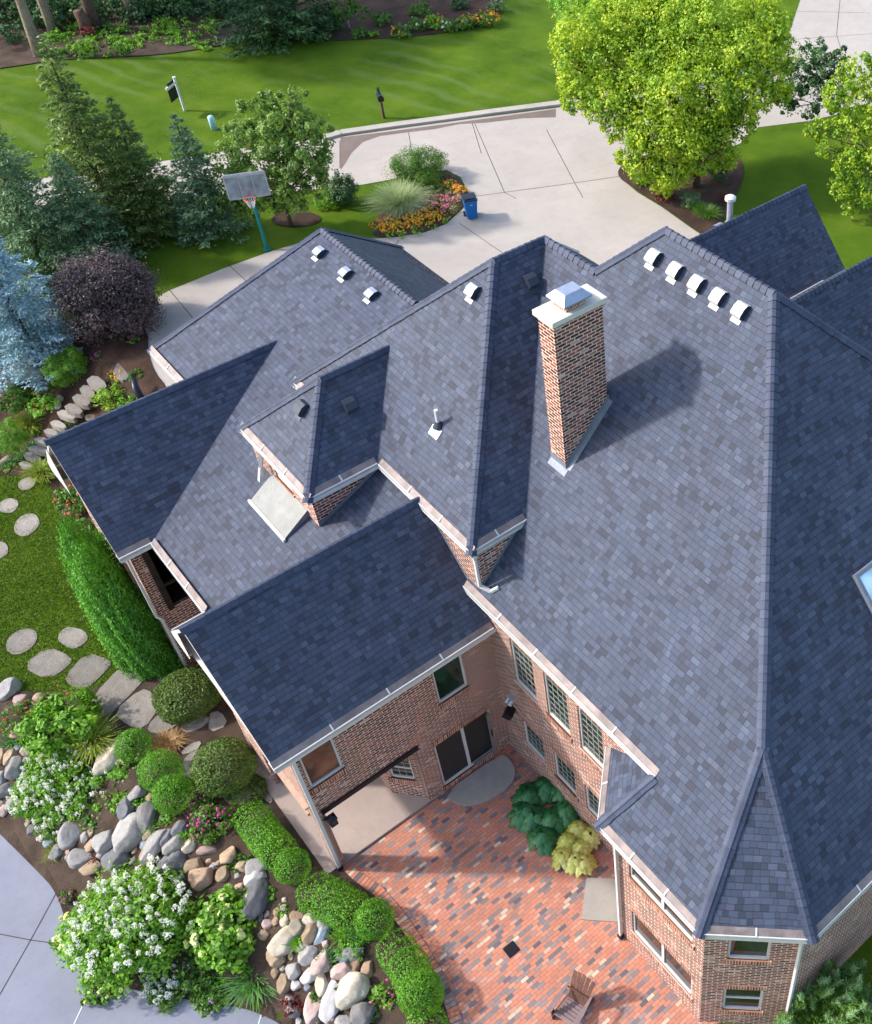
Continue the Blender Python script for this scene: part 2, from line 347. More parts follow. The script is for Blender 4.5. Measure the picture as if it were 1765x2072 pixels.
# leaves
L = dict(
 lime=leaf_mat('lime_leaf', (.20,.34,.010), (.48,.62,.020), (.80,.80,.06), .45),
 lime2=leaf_mat('green_yellow_leaf', (.13,.27,.012), (.31,.50,.025), (.60,.70,.07), .45),
 maple=leaf_mat('maple_leaf', (.085,.18,.018), (.20,.33,.05), (.48,.60,.14), .4),
 mid=leaf_mat('mid_green_leaf', (.045,.13,.010), (.11,.24,.02), (.24,.40,.05), .35),
 bright=leaf_mat('bright_green_leaf', (.09,.24,.010), (.19,.42,.02), (.40,.62,.06), .4),
 dark=leaf_mat('dark_green_leaf', (.025,.075,.022), (.06,.14,.04), (.14,.25,.07), .25),
 box=leaf_mat('boxwood_leaf', (.055,.20,.006), (.13,.36,.012), (.25,.52,.03), .3),
 yew=leaf_mat('yew_leaf', (.06,.12,.016), (.14,.22,.035), (.26,.35,.07), .3),
 arb=leaf_mat('arborvitae_leaf', (.030,.16,.006), (.09,.30,.012), (.19,.46,.03), .3),
 spruce=leaf_mat('spruce_needle', (.075,.13,.022), (.15,.23,.05), (.34,.42,.12), .2),
 spruce2=leaf_mat('grey_spruce_needle', (.075,.145,.055), (.15,.26,.115), (.33,.46,.22), .2),
 blue=leaf_mat('blue_spruce_needle', (.15,.27,.31), (.30,.47,.53), (.55,.72,.80), .2),
 plum=leaf_mat('plum_leaf', (.040,.022,.028), (.095,.062,.072), (.22,.155,.155), .2),
 pine=leaf_mat('pine_needle', (.12,.28,.08), (.26,.46,.17), (.50,.70,.34), .3),
 juni=leaf_mat('strap_leaf', (.04,.15,.03), (.10,.27,.05), (.22,.42,.10), .3),
 oat=leaf_mat('variegated_grass_blade', (.22,.30,.10), (.46,.54,.24), (.72,.76,.48), .4),
 tanb=leaf_mat('tan_grass_blade', (.30,.15,.05), (.56,.33,.13), (.78,.58,.33), .3),
 ygr=leaf_mat('yellow_grass_blade', (.14,.22,.02), (.33,.40,.05), (.60,.60,.12), .4),
 hosta=leaf_mat('hosta_leaf', (.014,.11,.035), (.03,.17,.050), (.08,.26,.09), .2, .35),
 hosty=leaf_mat('yellow_hosta_leaf', (.40,.46,.06), (.66,.66,.15), (.86,.84,.42), .3, .4),
 redl=leaf_mat('red_leaf', (.10,.012,.014), (.20,.03,.03), (.36,.08,.06), .3),
 white=leaf_mat('white_petal', (.80,.82,.66), (.90,.90,.82), (.95,.95,.92), .3),
 cream=leaf_mat('cream_green_petal', (.52,.62,.16), (.74,.80,.34), (.90,.90,.62), .25),
 orange=leaf_mat('orange_petal', (.80,.24,.01), (.92,.40,.01), (.98,.58,.04), .25),
 pink=leaf_mat('pink_petal', (.55,.05,.20), (.75,.16,.34), (.85,.42,.48), .25),
 mag=leaf_mat('magenta_petal', (.45,.03,.25), (.66,.07,.36), (.8,.25,.5), .25),
 red=leaf_mat('red_petal', (.60,.02,.02), (.80,.06,.04), (.85,.2,.1), .25),
 coral=leaf_mat('coral_petal', (.55,.10,.06), (.78,.22,.13), (.85,.42,.28), .25),
 violet=leaf_mat('violet_petal', (.28,.10,.38), (.45,.22,.55), (.6,.4,.66), .25),
)
M['bark'] = bark_mat('bark_brown', (.13,.08,.055)); M['barkg'] = bark_mat('bark_grey', (.27,.215,.15)); M['barkw'] = bark_mat('bark_pale', (.40,.34,.27))
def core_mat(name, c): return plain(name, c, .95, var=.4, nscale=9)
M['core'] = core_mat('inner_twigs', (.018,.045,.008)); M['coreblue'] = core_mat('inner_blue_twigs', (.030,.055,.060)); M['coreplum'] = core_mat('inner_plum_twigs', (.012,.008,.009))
# ------------------------------------------------------------------ the setting
def axis(segs):
    o = []
    for a, b, s in segs: o += list(np.arange(a, b, s))
    return np.array(o+[segs[-1][1]])
GX = axis([(-400,-60,40),(-60,-12,4),(-12,14,.33),(14,70,1.2),(70,120,8),(120,400,40)])
GY = axis([(-200,0,25),(0,8,1.5),(8,50,.33),(50,90,1.2),(90,150,8),(150,500,40)])
XX, YY = np.meshgrid(GX, GY); ZZ = height(XX, YY)
V = np.stack([XX.ravel(), YY.ravel(), ZZ.ravel()], 1); nx, ny = len(GX), len(GY)
i, j = np.meshgrid(np.arange(nx-1), np.arange(ny-1)); a = (j*nx+i).ravel()
addobj('lawn', np_mesh('lawn', V, np.stack([a, a+1, a+nx+1, a+nx], 1), M['grass'], True), kind='structure')

def sheet(name, poly, z, mat, off=0.0, kind='structure', step=.5, thick=0, parent=None, **k):
    """poly: list of (x, y); z a number (flat, optionally with a real edge of that thickness) or 'drape'"""
    P = [Vector((p[0], p[1])) for p in poly]; n = len(P); e = [(q, (q+1) % n) for q in range(n)]
    if z == 'drape':
        X0, X1 = min(p.x for p in P), max(p.x for p in P); Y0, Y1 = min(p.y for p in P), max(p.y for p in P)
        gx, gy = np.meshgrid(np.arange(X0, X1, step), np.arange(Y0, Y1, step))
        ins = inpoly(gx, gy, [tuple(p) for p in P]); P = P+[Vector(q) for q in zip(gx[ins], gy[ins])]
        # densify the outline
    vs, es, fs, *_ = delaunay_2d_cdt(P, e, [], 1, 1e-5)
    zs = height(np.array([v.x for v in vs]), np.array([v.y for v in vs]))+off if z == 'drape' else [z+off]*len(vs)
    mb = MB()
    for f in fs:
        pts = [(vs[q].x, vs[q].y, zs[q]) for q in f]
        nrm = (Vector(pts[1])-Vector(pts[0])).cross(Vector(pts[2])-Vector(pts[0]))
        if nrm.z < 0: pts = pts[::-1]
        mb.face(pts, [(p[0], p[1]) for p in pts])
    if thick:
        for a, b in zip(poly, list(poly[1:])+[poly[0]]):
            mb.quad((a[0],a[1],z+off), (b[0],b[1],z+off), (b[0],b[1],z+off-thick), (a[0],a[1],z+off-thick))
    return mb.build(name, mat, parent, kind=kind, **k)
def dens(poly, s=.5):
    o = []
    for a, b in zip(poly, list(poly[1:])+[poly[0]]):
        n = max(1, int(math.hypot(b[0]-a[0], b[1]-a[1])/s))
        o += [(a[0]+(b[0]-a[0])*t/n, a[1]+(b[1]-a[1])*t/n) for t in range(n)]
    return o
def smooth_poly(P, it=2):
    for _ in range(it):
        o = []
        for a, b in zip(P, list(P[1:])+[P[0]]):
            o += [(a[0]*.75+b[0]*.25, a[1]*.75+b[1]*.25), (a[0]*.25+b[0]*.75, a[1]*.25+b[1]*.75)]
        P = o
    return P
pz = lambda pts, z: [tuple(at(x, y, z)[:2]) for x, y in pts]
pg = lambda pts: [tuple(gp(x, y)[:2]) for x, y in pts]

drive = pz([(345,800),(300,735),(294,665),(322,600),(345,588),(450,545),(541,512),(640,482),(745,484),(800,481),(860,471),(905,453),(938,422),(950,392),(932,358),(905,345),(850,348),(790,364),(735,374),(640,384),(500,395),(370,400),(200,430),(-100,470),(-100,385),(310,330),(500,300),(685,278),(900,248),(1125,219),(1300,190),(1480,150),(1575,110),(1600,60),(1640,-60),(1950,-60),(1950,190),(1765,215),(1640,245),(1535,258),(1500,290),(1400,330),(1290,345),(1258,362),(1290,390),(1340,420),(1400,463),(1430,483),(1430,600),(900,700)], 3)
sheet('driveway', drive, 3.02, M['drive'], thick=.15)
curbL = pz([(685,265),(720,258),(900,236),(1125,207),(1300,178),(1480,138)], 3); curbR = pz([(685,278),(900,248),(1125,219),(1300,190),(1480,150)], 3)
mb = MB()
cl = pz([(655,282),(690,272),(800,256),(900,243),(1000,229),(1125,213),(1300,184),(1480,144)], 3)
for a, b in zip(cl[:-1], cl[1:]): mb.bar((a[0],a[1],3.02), (b[0],b[1],3.02), .50, .26)
mb.build('curb', M['curb'], kind='structure')
stain = pz([(690,279),(780,268),(900,252),(1010,237),(1125,221),(1125,238),(1060,240),(985,249),(930,252),(880,262),(830,268),(770,276),(735,288),(712,310),(700,330),(690,345),(688,315)], 3)
sheet('wet_gutter_stain', stain, 3.024, M['stain'])
# saw-cut joints
mb = MB()
def joint(z, pts, wd=.03, m=0):
    q = pz(pts, z)
    for a, b in zip(q[:-1], q[1:]):
        d = Vector((b[0]-a[0], b[1]-a[1])).normalized(); n = Vector((-d.y, d.x))*wd/2
        mb.quad((a[0]-n.x,a[1]-n.y,z), (b[0]-n.x,b[1]-n.y,z), (b[0]+n.x,b[1]+n.y,z), (a[0]+n.x,a[1]+n.y,z), None, m)
for pts in ([(956,250),(974,310)], [(961,250),(1021,389)], [(1106,262),(1163,370),(1180,400)], [(955,398),(1021,389),(1163,370),(1265,355)], [(930,452),(1000,500),(1090,560)],
            [(1021,389),(1045,402)], [(688,284),(688,340)], [(807,486),(799,498)], [(332,573),(391,644)], [(460,533),(497,567)], [(1614,23),(1760,26)], [(1700,0),(1693,70),(1705,110)], [(1600,80),(1765,68)], [(827,268),(833,305)]):
    joint(3.026, pts)
mb.build('driveway_joints', M['joint'], kind='structure')

plaza = [tuple(p) for p in BL[1:-1]]+pz([(700,2500),(-900,2500),(-900,1500)], -1.5)
sheet('lower_terrace', plaza, -1.5, M['plaza'], thick=.1)
mb = MB()
for pts in ([(95,1530),(0,1660),(-80,1760)], [(134,1770),(62,1902),(0,2012),(-40,2080)], [(-20,1886),(62,1902),(120,1910)]): joint(-1.494, pts, .025)
mb.build('terrace_joints', M['joint'], kind='structure'); mb = MB()
for pts in ([(188,1990),(150,2072),(140,2100)], [(540,2015),(515,2100)]): joint(-1.494, pts, .03)
mb.build('pale_terrace_joints', M['jwhite'], kind='structure')

# patio with a curved soldier border
arc_px = [(697,1768),(760,1812),(800,1860),(845,1925),(880,1985),(905,2045),(922,2100),(930,2180)]
arc = pz(arc_px, 0)
patio = arc+pz([(1500,2300),(1450,2072)], 0)+[(8.9,6.0),(7.5,7.0),(7.5,10.2),(8.75,11.6),(8.75,16.88),(2.9,16.88)]
sheet('brick_patio', patio, .03, M['patio'], thick=.03)
mb = MB(); # border bricks laid across the curve
def offs(P, d):
    o = []
    for q, p in enumerate(P):
        a = P[max(0, q-1)]; b = P[min(len(P)-1, q+1)]; t = Vector((b[0]-a[0], b[1]-a[1])).normalized()
        o.append((p[0]-t.y*d, p[1]+t.x*d))
    return o
aw = dens(arc, .11)[:-int(math.hypot(arc[0][0]-arc[-1][0], arc[0][1]-arc[-1][1])/.11)-1]
sgn = 1 if offs(aw, .2)[10][0] > aw[10][0] else -1
inn = offs(aw, .27*sgn); out = offs(aw, -.02*sgn)
for q in range(len(aw)-1):
    f = .06
    A = [Vector(out[q]).lerp(Vector(out[q+1]), f), Vector(out[q]).lerp(Vector(out[q+1]), 1-f), Vector(inn[q]).lerp(Vector(inn[q+1]), 1-f), Vector(inn[q]).lerp(Vector(inn[q+1]), f)]
    b = random.choice([.05,.055,.06]); k = random.random()*50
    if random.random() < .15: k += 100
    mb.quad(*[(p.x, p.y, b) for p in (A if sgn < 0 else A[::-1])], uv=[(k*.225+.1, .05)]*4)
    for a, c in ((0,1),(1,2),(2,3),(3,0)): mb.quad((A[a].x,A[a].y,b), (A[c].x,A[c].y,b), (A[c].x,A[c].y,0), (A[a].x,A[a].y,0), [(k*.225+.1,.05)]*4)
mb.build('patio_border', M['patio'], kind='structure')
dr = at(1035, 1921, .04)
mb = MB(); mb.box((dr.x-.17, dr.y-.17, .03), (dr.x+.17, dr.y+.17, .045))
for q in range(6): mb.box((dr.x-.14+q*.05, dr.y-.14, .045), (dr.x-.115+q*.05, dr.y+.14, .055))
tag(mb.build('drain_grate', M['dark']), 'square dark metal drain grate set in the middle of the brick patio', 'drain')
#sheet('stepping_slab', pz([(1186,1775),(1256,1777),(1262,1866),(1180,1860)], .07), .075, M['slab'], thick=.06, kind=None, label='square grey concrete slab beside the bay downspout on the brick patio', category=None) if False else None
def slab(name, pts, z, mat, label, cat, th=.06, rnd=1, group=None):
    P = pz(pts, z) if not isinstance(pts[0], Vector) else [tuple(p[:2]) for p in pts]
    if rnd: P = smooth_poly(P, rnd)
    o = sheet(name, P, z, mat, thick=th, kind=None); return tag(o, label, cat, group)
slab('concrete_slab', [(1187,1776),(1254,1778),(1262,1866),(1176,1860)], .08, M['slab'], 'square grey concrete slab on the brick patio beside the bay window wall', 'slab', rnd=0)
slab('concrete_landing', [(895,1607),(935,1632),(985,1622),(1035,1590),(1045,1560),(1030,1532),(1012,1526)], .09, M['slab'], 'half round stained concrete landing below the sliding door', 'landing')
porch_floor = [(2.15,16.95),(8.7,16.95),(8.7,21.7),(2.15,21.7)]
sheet('porch_floor', [(2.48,16.86),(6.0,16.86),(6.0,21.7),(2.48,21.7)], .10, M['porch'], thick=.12)

# planting beds
def bed(name, px, mat='mulch', off=.04, z=None, step=.5):
    P = pz(px, z) if z is not None else pg(px)
    return sheet(name, dens(smooth_poly(P, 2), .6), 'drape', M[mat], off, step=step)
bed('upper_garden_bed', [(-60,800),(0,740),(40,705),(120,690),(200,665),(300,650),(302,740),(352,800),(300,840),(200,900),(120,925),(95,960),(-60,960)])
bed('side_bed', [(85,930),(150,940),(262,1150),(372,1355),(392,1392),(300,1382),(250,1352),(200,1250),(150,1130),(112,1010)])
bed('rock_garden_soil', [(-60,1395),(60,1402),(190,1400),(260,1365),(372,1352),(430,1330),(560,1590),(692,1765),(760,1815),(840,1925),(890,2000),(915,2080),(925,2200),(690,2190),(590,2090),(550,2062),(480,2036),(330,2018),(215,1988),(145,1905),(118,1808),(75,1762),(-20,1668),(-60,1618)], 'soil', .06, step=.3)
bed('driveway_island_bed', [(748,482),(800,480),(860,470),(905,452),(938,420),(948,392),(932,362),(905,345),(850,350),(800,372),(790,400),(760,440)], 'soil', .03, z=3)
bed('tree_bed', [(1240,352),(1290,388),(1340,418),(1400,462),(1428,480),(1462,450),(1490,400),(1510,340),(1480,300),(1380,300),(1280,320)], z=3)
bed('street_garden_bed', [(488,92),(560,84),(640,84),(760,80),(870,72),(960,58),(1010,40),(1016,18),(980,-10),(900,-40),(700,-60),(520,-40),(480,20)], z=3)
bed('woodland_floor', [(-80,150),(0,140),(120,122),(220,118),(330,112),(420,98),(500,84),(505,20),(480,-80),(-80,-80)], 'soil', .06, z=3)
bed('maple_bed', [(545,452),(590,462),(640,456),(655,440),(620,428),(560,430)], z=3)

# ------------------------------------------------------------------ the house
house = empty('house', (8.75, 16.88, 0), label='large brown brick house with steep slate grey hipped and gabled roofs', cat='house')
HO = Vector((8.75, 16.88, 0))
def hbuild(mb, name, mats, parent=None, **k):
    """parts are written in world coordinates; shift them to the house's origin"""
    p = parent or house
    mb.v = [(a-HO.x, b-HO.y, c-HO.z) for a, b, c in mb.v]
    return mb.build(name, mats, p, **k)

def wall(name, a, b, z0, z1, holes=(), mat='brick', deep=.11, parent=None, soldier=True, build=True, mb=None):
    """a -> b, outside on the right hand; holes are (u0, u1, v0, v1)"""
    a = Vector((*a, 0)); b = Vector((*b, 0)); d = (b-a); Lw = d.length; d.normalize(); n = Vector((d.y, -d.x, 0))
    us = sorted({0, Lw, *[h[0] for h in holes], *[h[1] for h in holes]}); vs = sorted({z0, z1, *[h[2] for h in holes], *[h[3] for h in holes]})
    own = mb is None; mb = mb or MB(); u_off = a.x+a.y*1.3
    P = lambda u, v, o=0: tuple(a+d*u+n*o+Vector((0, 0, v)))
    for u0, u1 in zip(us[:-1], us[1:]):
        for v0, v1 in zip(vs[:-1], vs[1:]):
            c = ((u0+u1)/2, (v0+v1)/2)
            if any(h[0] < c[0] < h[1] and h[2] < c[1] < h[3] for h in holes): continue
            mb.quad(P(u0,v0), P(u1,v0), P(u1,v1), P(u0,v1), [(u_off+u0,v0),(u_off+u1,v0),(u_off+u1,v1),(u_off+u0,v1)])
    for h in holes:
        u0, u1, v0, v1 = h[:4]
        for q, uv in (([P(u0,v0),P(u0,v0,-deep),P(u0,v1,-deep),P(u0,v1)], [(0,v0),(deep,v0),(deep,v1),(0,v1)]), ([P(u1,v0,-deep),P(u1,v0),P(u1,v1),P(u1,v1,-deep)], [(0,v0),(deep,v0),(deep,v1),(0,v1)]),
                      ([P(u0,v1,-deep),P(u1,v1,-deep),P(u1,v1),P(u0,v1)][::-1], [(u0,0),(u1,0),(u1,deep),(u0,deep)]), ([P(u0,v0,-deep),P(u1,v0,-deep),P(u1,v0),P(u0,v0)], [(u0,0),(u1,0),(u1,deep),(u0,deep)])):
            mb.face(q, uv)
        if soldier and len(h) < 5:
            for v in ((v0-.21, v0), (v1, v1+.21)):
                if v[1] > z1: continue
                o = .012 if v[0] > v0 else .035
                c = [P(u0-.07,v[0],o), P(u1+.07,v[0],o), P(u1+.07,v[1],o), P(u0-.07,v[1],o)]
                mb.quad(*c, uv=[(u0-.07,.005),(u1+.07,.005),(u1+.07,.215),(u0-.07,.215)], m=1)
                c2 = [P(u0-.07,v[0],-.02), P(u1+.07,v[0],-.02), P(u1+.07,v[1],-.02), P(u0-.07,v[1],-.02)]
                for q in range(4): mb.quad(c[q], c2[q], c2[(q+1) % 4], c[(q+1) % 4], [(u0,.0),(u0+.02,0),(u0+.02,.2),(u0,.2)], 1)
    if own: return hbuild(mb, name, [M[mat], M['soldier']], parent)
    return P
def window(a, b, u0, u1, v0, v1, glass='glass', grid=None, sash=True, deep=.09, name='window', mull=None):
    """frame, panes and muntins of one window set in the hole of the wall a -> b"""
    a = Vector((*a, 0)); b = Vector((*b, 0)); d = (b-a).normalized(); n = Vector((d.y, -d.x, 0))
    Mx = Matrix((d, n, Vector((0, 0, 1)))).transposed().to_4x4(); Mx.translation = a+n*(-deep)
    t = .055; mb = MB()
    mb.box((u0,0,v0), (u0+t,.05,v1), 0, Mx); mb.box((u1-t,0,v0), (u1,.05,v1), 0, Mx)
    mb.box((u0+t,0,v0), (u1-t,.06,v0+t*1.3), 0, Mx); mb.box((u0+t,0,v1-t), (u1-t,.05,v1), 0, Mx)
    if mull:
        for q in mull: mb.box((q-.045,0,v0+t), (q+.045,.052,v1-t), 0, Mx)
    fr = hbuild(mb, name, M['white'], weld=False)
    gm = MB(); gm.box((u0+t,.004,v0+t*1.3), (u1-t,.012,v1-t), 0, Mx); hbuild(gm, 'pane', M[glass], fr)
    if sash:
        s = MB(); vm = (v0+v1)/2; s.box((u0+t,.010,vm-.03), (u1-t,.042,vm+.03), 0, Mx); hbuild(s, 'sash_rail', M['white'], fr)
    if grid:
        s = MB(); nx_, nz_ = grid
        for q in range(1, nx_): x = u0+t+(u1-u0-2*t)*q/nx_; s.box((x-.006,.0125,v0+t), (x+.006,.022,v1-t), 0, Mx)
        for q in range(1, nz_): z = v0+t+(v1-v0-2*t)*q/nz_; s.box((u0+t,.013,z-.006), (u1-t,.0225,z+.006), 0, Mx)
        hbuild(s, 'muntins', M['muntin'], fr)
    return fr

# ---- walls
# wing with the porch, south side; a -> b runs east with the outside to the south
SA, SB = (2.77, 16.88), (8.75, 16.88)
wall('wall', SA, SB, 0, 6.0, [(3.0-2.77,3.92-2.77,4.03,5.6), (6.87-2.77,7.8-2.77,4.0,5.5), (6.40-2.77,8.30-2.77,.25,2.38), (.28,3.10,0,2.88,1)])
window(SA, SB, .23, 1.15, 4.03, 5.6, 'amber', sash=False); window(SA, SB, 4.10, 5.03, 4.0, 5.5, 'gglass', sash=False)
# sliding door
door = window(SA, SB, 3.63, 5.53, .25, 2.38, 'screen', sash=False, name='sliding_door', mull=[4.58])
mb = MB(); Mx = Matrix.Translation((2.77, 16.82, 0)); mb.box((5.36,-.03,.33), (5.46,.03,2.3), 0, Mx); mb.box((4.66,-.03,.33), (5.36,.02,.47), 0, Mx); hbuild(mb, 'sliding_panel', M['gutterin'], door)
mb = MB(); mb.box((5.39,-.055,1.2), (5.43,-.03,1.5), 0, Mx); hbuild(mb, 'handle', M['dark'], door)
# brick pilasters beside the door
mb = MB()
for x in (6.12, 8.42): mb.box((x, 16.86, 0), (x+.05, 16.875, 2.7))
# porch beam + lantern
mb = MB(); mb.box((2.98, 16.83, 2.78), (5.95, 16.95, 2.95)); hbuild(mb, 'beam', M['dark'])
# porch interior: bay wall with a small window
wall('wall', (5.16, 21.6), (5.16, 17.86), 0, 3.0)
wall('wall', (5.16, 17.86), (5.86, 17.0), 0, 3.0, [(.16,.88,1.0,2.05)])
window((5.16,17.86), (5.86,17.0), .16, .88, 1.0, 2.05, 'glass', (3,4), True)
wall('wall', (5.86, 17.0), (5.86, 16.88), 0, 2.9)
wall('wall', (2.9, 21.6), (5.2, 21.6), 0, 3.0)
mb = MB(); mb.box((2.85,16.95,2.96), (8.7,21.7,3.05)); hbuild(mb, 'porch_ceiling', M['white'])
mb = MB()  # inner reveals of the corner pier
mb.quad((3.05,16.88,.0),(3.05,17.2,.0),(3.05,17.2,2.9),(3.05,16.88,2.9),[(0,0),(.3,0),(.3,2.9),(0,2.9)])
mb.quad((3.05,17.2,0),(2.77,17.2,0),(2.77,17.2,2.9),(3.05,17.2,2.9),[(0,0),(.3,0),(.3,2.9),(0,2.9)])
hbuild(mb, 'pier', M['brick'])
# west side of the porch wing, with its wide opening
wall('wall', (2.77, 22.0), (2.77, 16.88), 0, 6.05, [(1.6,4.8,0,2.6,1)])
mb = MB(); mb.box((2.70,17.2,2.56), (2.80,20.4,2.68)); mb.box((2.66,16.95,3.25), (2.77,21.95,3.33)); mb.box((2.66,16.95,5.55), (2.77,21.9,5.66)); hbuild(mb, 'string_course', M['tan'])
mb = MB(); mb.quad((2.77,22.0,6),(2.77,16.88,6),(2.77,19.35,8.55),(2.77,19.35,8.55),[(0,6),(5.1,6),(2.5,8.5),(2.5,8.5)]); hbuild(mb, 'gable_wall', M['brick'])
wall('wall', (8.75, 22.0), (2.77, 22.0), 0, 6.05)
# main body west wall
WA, WB = (8.75, 16.88), (8.75, 11.6)
hu = [(16.88-15.87,16.88-14.90,4.38,6.32), (16.88-14.42,16.88-13.45,4.38,6.32), (16.88-13.02,16.88-12.05,4.38,6.32)]
hl = [(16.88-15.87,16.88-14.93,1.28,2.55), (16.88-14.42,16.88-13.48,1.28,2.62), (16.88-13.02,16.88-12.08,1.28,2.62)]
wall('wall', WA, WB, 0, 7.0, hu+hl)
for h in hu: window(WA, WB, *h, glass='gglass', grid=(4, 7), sash=False)
for h in hl: window(WA, WB, *h, glass='gglass', grid=(4, 5), sash=False)
# bay
wall('wall', (8.75, 11.6), (7.5, 10.2), 0, 5.7); wall('wall', (8.75, 11.6), (8.75, 9.8), 5.55, 7.0)
BA, BB = (7.5, 10.2), (7.5, 7.02)
bu = [(10.2-9.62,10.2-7.38,4.05,5.35), (10.2-9.60,10.2-7.36,.98,2.22)]
wall('wall', BA, BB, 0, 5.7, bu)
for h in bu: window(BA, BB, *h, glass='glass', sash=False, mull=[10.2-8.46])
mb = MB()
for v in (3.9/2+2.75-.0,): pass
CA, CB = (7.5, 7.02), (9.02, 5.5)
bc = [(.55,1.50,3.95,5.3), (.55,1.50,.90,2.22)]
wall('wall', CA, CB, 0, 5.7, bc)
for h in bc: window(CA, CB, *h, glass='glass', sash=(h[2] < 2))
wall('wall', (9.02, 5.5), (25, 5.5), -.5, 5.7)
wall('wall', (25, 5.5), (25, 22), 0, 5.7)
# turret and dormer
wall('wall', (8.75, 26.0), (8.75, 16.95), 6.05, 8.75); wall('wall', (8.75, 16.95), (14, 16.95), 6.05, 8.8)
wall('wall', (6.65, 25.05), (6.65, 21.45), 6.9, 8.78, [(1.3,2.3,7.95,8.6)]); wall('wall', (6.65, 21.45), (8.8, 21.45), 6.9, 8.78); wall('wall', (8.8, 25.05), (6.65, 25.05), 6.9, 8.78)
window((6.65,25.05), (6.65,21.45), 1.3, 2.3, 7.95, 8.6, sash=False)
# north wing: brick below, open sleeping porch above
wall('wall', (2.6, 26.1), (8.8, 26.1), 0, 5.95, [(.42,4.2,2.98,5.7,1)])
wall('wall', (2.6, 30.7), (2.6, 26.1), 0, 5.95)
mb = MB(); mb.quad((2.6,30.7,5.95),(2.6,26.1,5.95),(2.6,28.32,8.4),(2.6,28.32,8.4),[(0,6),(4.6,6),(2.3,8.4),(2.3,8.4)]); hbuild(mb, 'gable_wall', M['brick'])
wall('wall', (8.8, 30.7), (2.6, 30.7), 0, 5.95)
mb = MB()
for q in range(24): mb.box((2.75+q*.17, 26.2, 2.88), (2.90+q*.17, 30.6, 2.96))
hbuild(mb, 'porch_deck', M['wood'])
mb = MB(); mb.box((2.72,30.5,2.9), (8.7,30.6,5.9)); mb.box((2.72,26.2,2.9),(2.8,30.5,5.9)); mb.box((6.8,26.2,2.9),(6.9,30.5,5.9)); mb.box((2.72,26.2,5.75),(6.9,30.5,5.85)); hbuild(mb, 'porch_lining', M['wood'])
mb = MB(); mb.box((2.92,26.02,2.98), (3.10,26.2,5.7)); mb.box((3.1,26.04,3.95),(6.8,26.14,4.05)); hbuild(mb, 'porch_post', M['wood'])
mb = MB(); mb.box((3.9,27.2,2.97),(4.5,28.0,3.4)); mb.box((3.9,28.0,2.97),(4.5,28.1,3.95)); 
# garage body under the big north roof and the east wings (mostly out of sight)
wall('wall', (6.9, 32.0), (6.9, 29.5), 2.8, 7.4); wall('wall', (16.6, 32.0), (6.9, 32.0), 2.8, 6.6); wall('wall', (16.6, 26), (16.6, 33.5), 2.8, 6.6)
wall('wall', (28.6, 22.0), (28.6, 26.5), 2.8, 6); wall('wall', (20, 22.1), (28.6, 22.1), 2.8, 6); wall('wall', (28.6, 26.5), (20, 26.5), 2.8, 6)
wall('wall', (27.4, 16.3), (27.4, 21.6), 0, 6); wall('wall', (20, 16.3), (27.4, 16.3), 0, 6)
mb = MB(); mb.quad((28.6,22.1,6),(28.6,26.5,6),(28.6,24.35,8.3),(28.6,24.35,8.3)); mb.quad((27.4,16.3,6),(27.4,21.6,6),(27.4,18.95,8.7),(27.4,18.95,8.7)); hbuild(mb, 'gable_wall', M['brick'])

# ---- roofs
def roof(poly, zf, up, name='roof', th=.14, label=None):
    """poly in plan, zf(x, y) its plane, up the uphill direction in plan; the eave direction runs across it"""
    up = Vector((*up, 0)).normalized(); s = zf(up.x, up.y)-zf(0, 0); k = math.sqrt(1+s*s); e = Vector((-up.y, up.x, 0))
    if poly_area(poly) < 0: poly = poly[::-1]
    mb = MB(); T = [(x, y, zf(x, y)) for x, y in poly]; B = [(x, y, z-th) for x, y, z in T]
    uvf = lambda p: (p[0]*e.x+p[1]*e.y+300, (p[0]*up.x+p[1]*up.y)*k+300)
    vs, es, fs, *_ = delaunay_2d_cdt([Vector(p) for p in poly], [(q, (q+1) % len(poly)) for q in range(len(poly))], [], 1, 1e-5)
    for f in fs:
        P = [(vs[q].x, vs[q].y, zf(vs[q].x, vs[q].y)) for q in f]
        if (Vector(P[1])-Vector(P[0])).cross(Vector(P[2])-Vector(P[0])).z < 0: P = P[::-1]
        mb.face(P, [uvf(p) for p in P]); mb.face([(p[0], p[1], p[2]-th) for p in P[::-1]], None, 1)
    for q in range(len(T)):
        r = (q+1) % len(T); mb.quad(B[q], B[r], T[r], T[q], None, 1)
    return hbuild(mb, name, [M['shingle'], M['white']], label=label)
def poly_area(P): return sum(a[0]*b[1]-b[0]*a[1] for a, b in zip(P, list(P[1:])+[P[0]]))/2
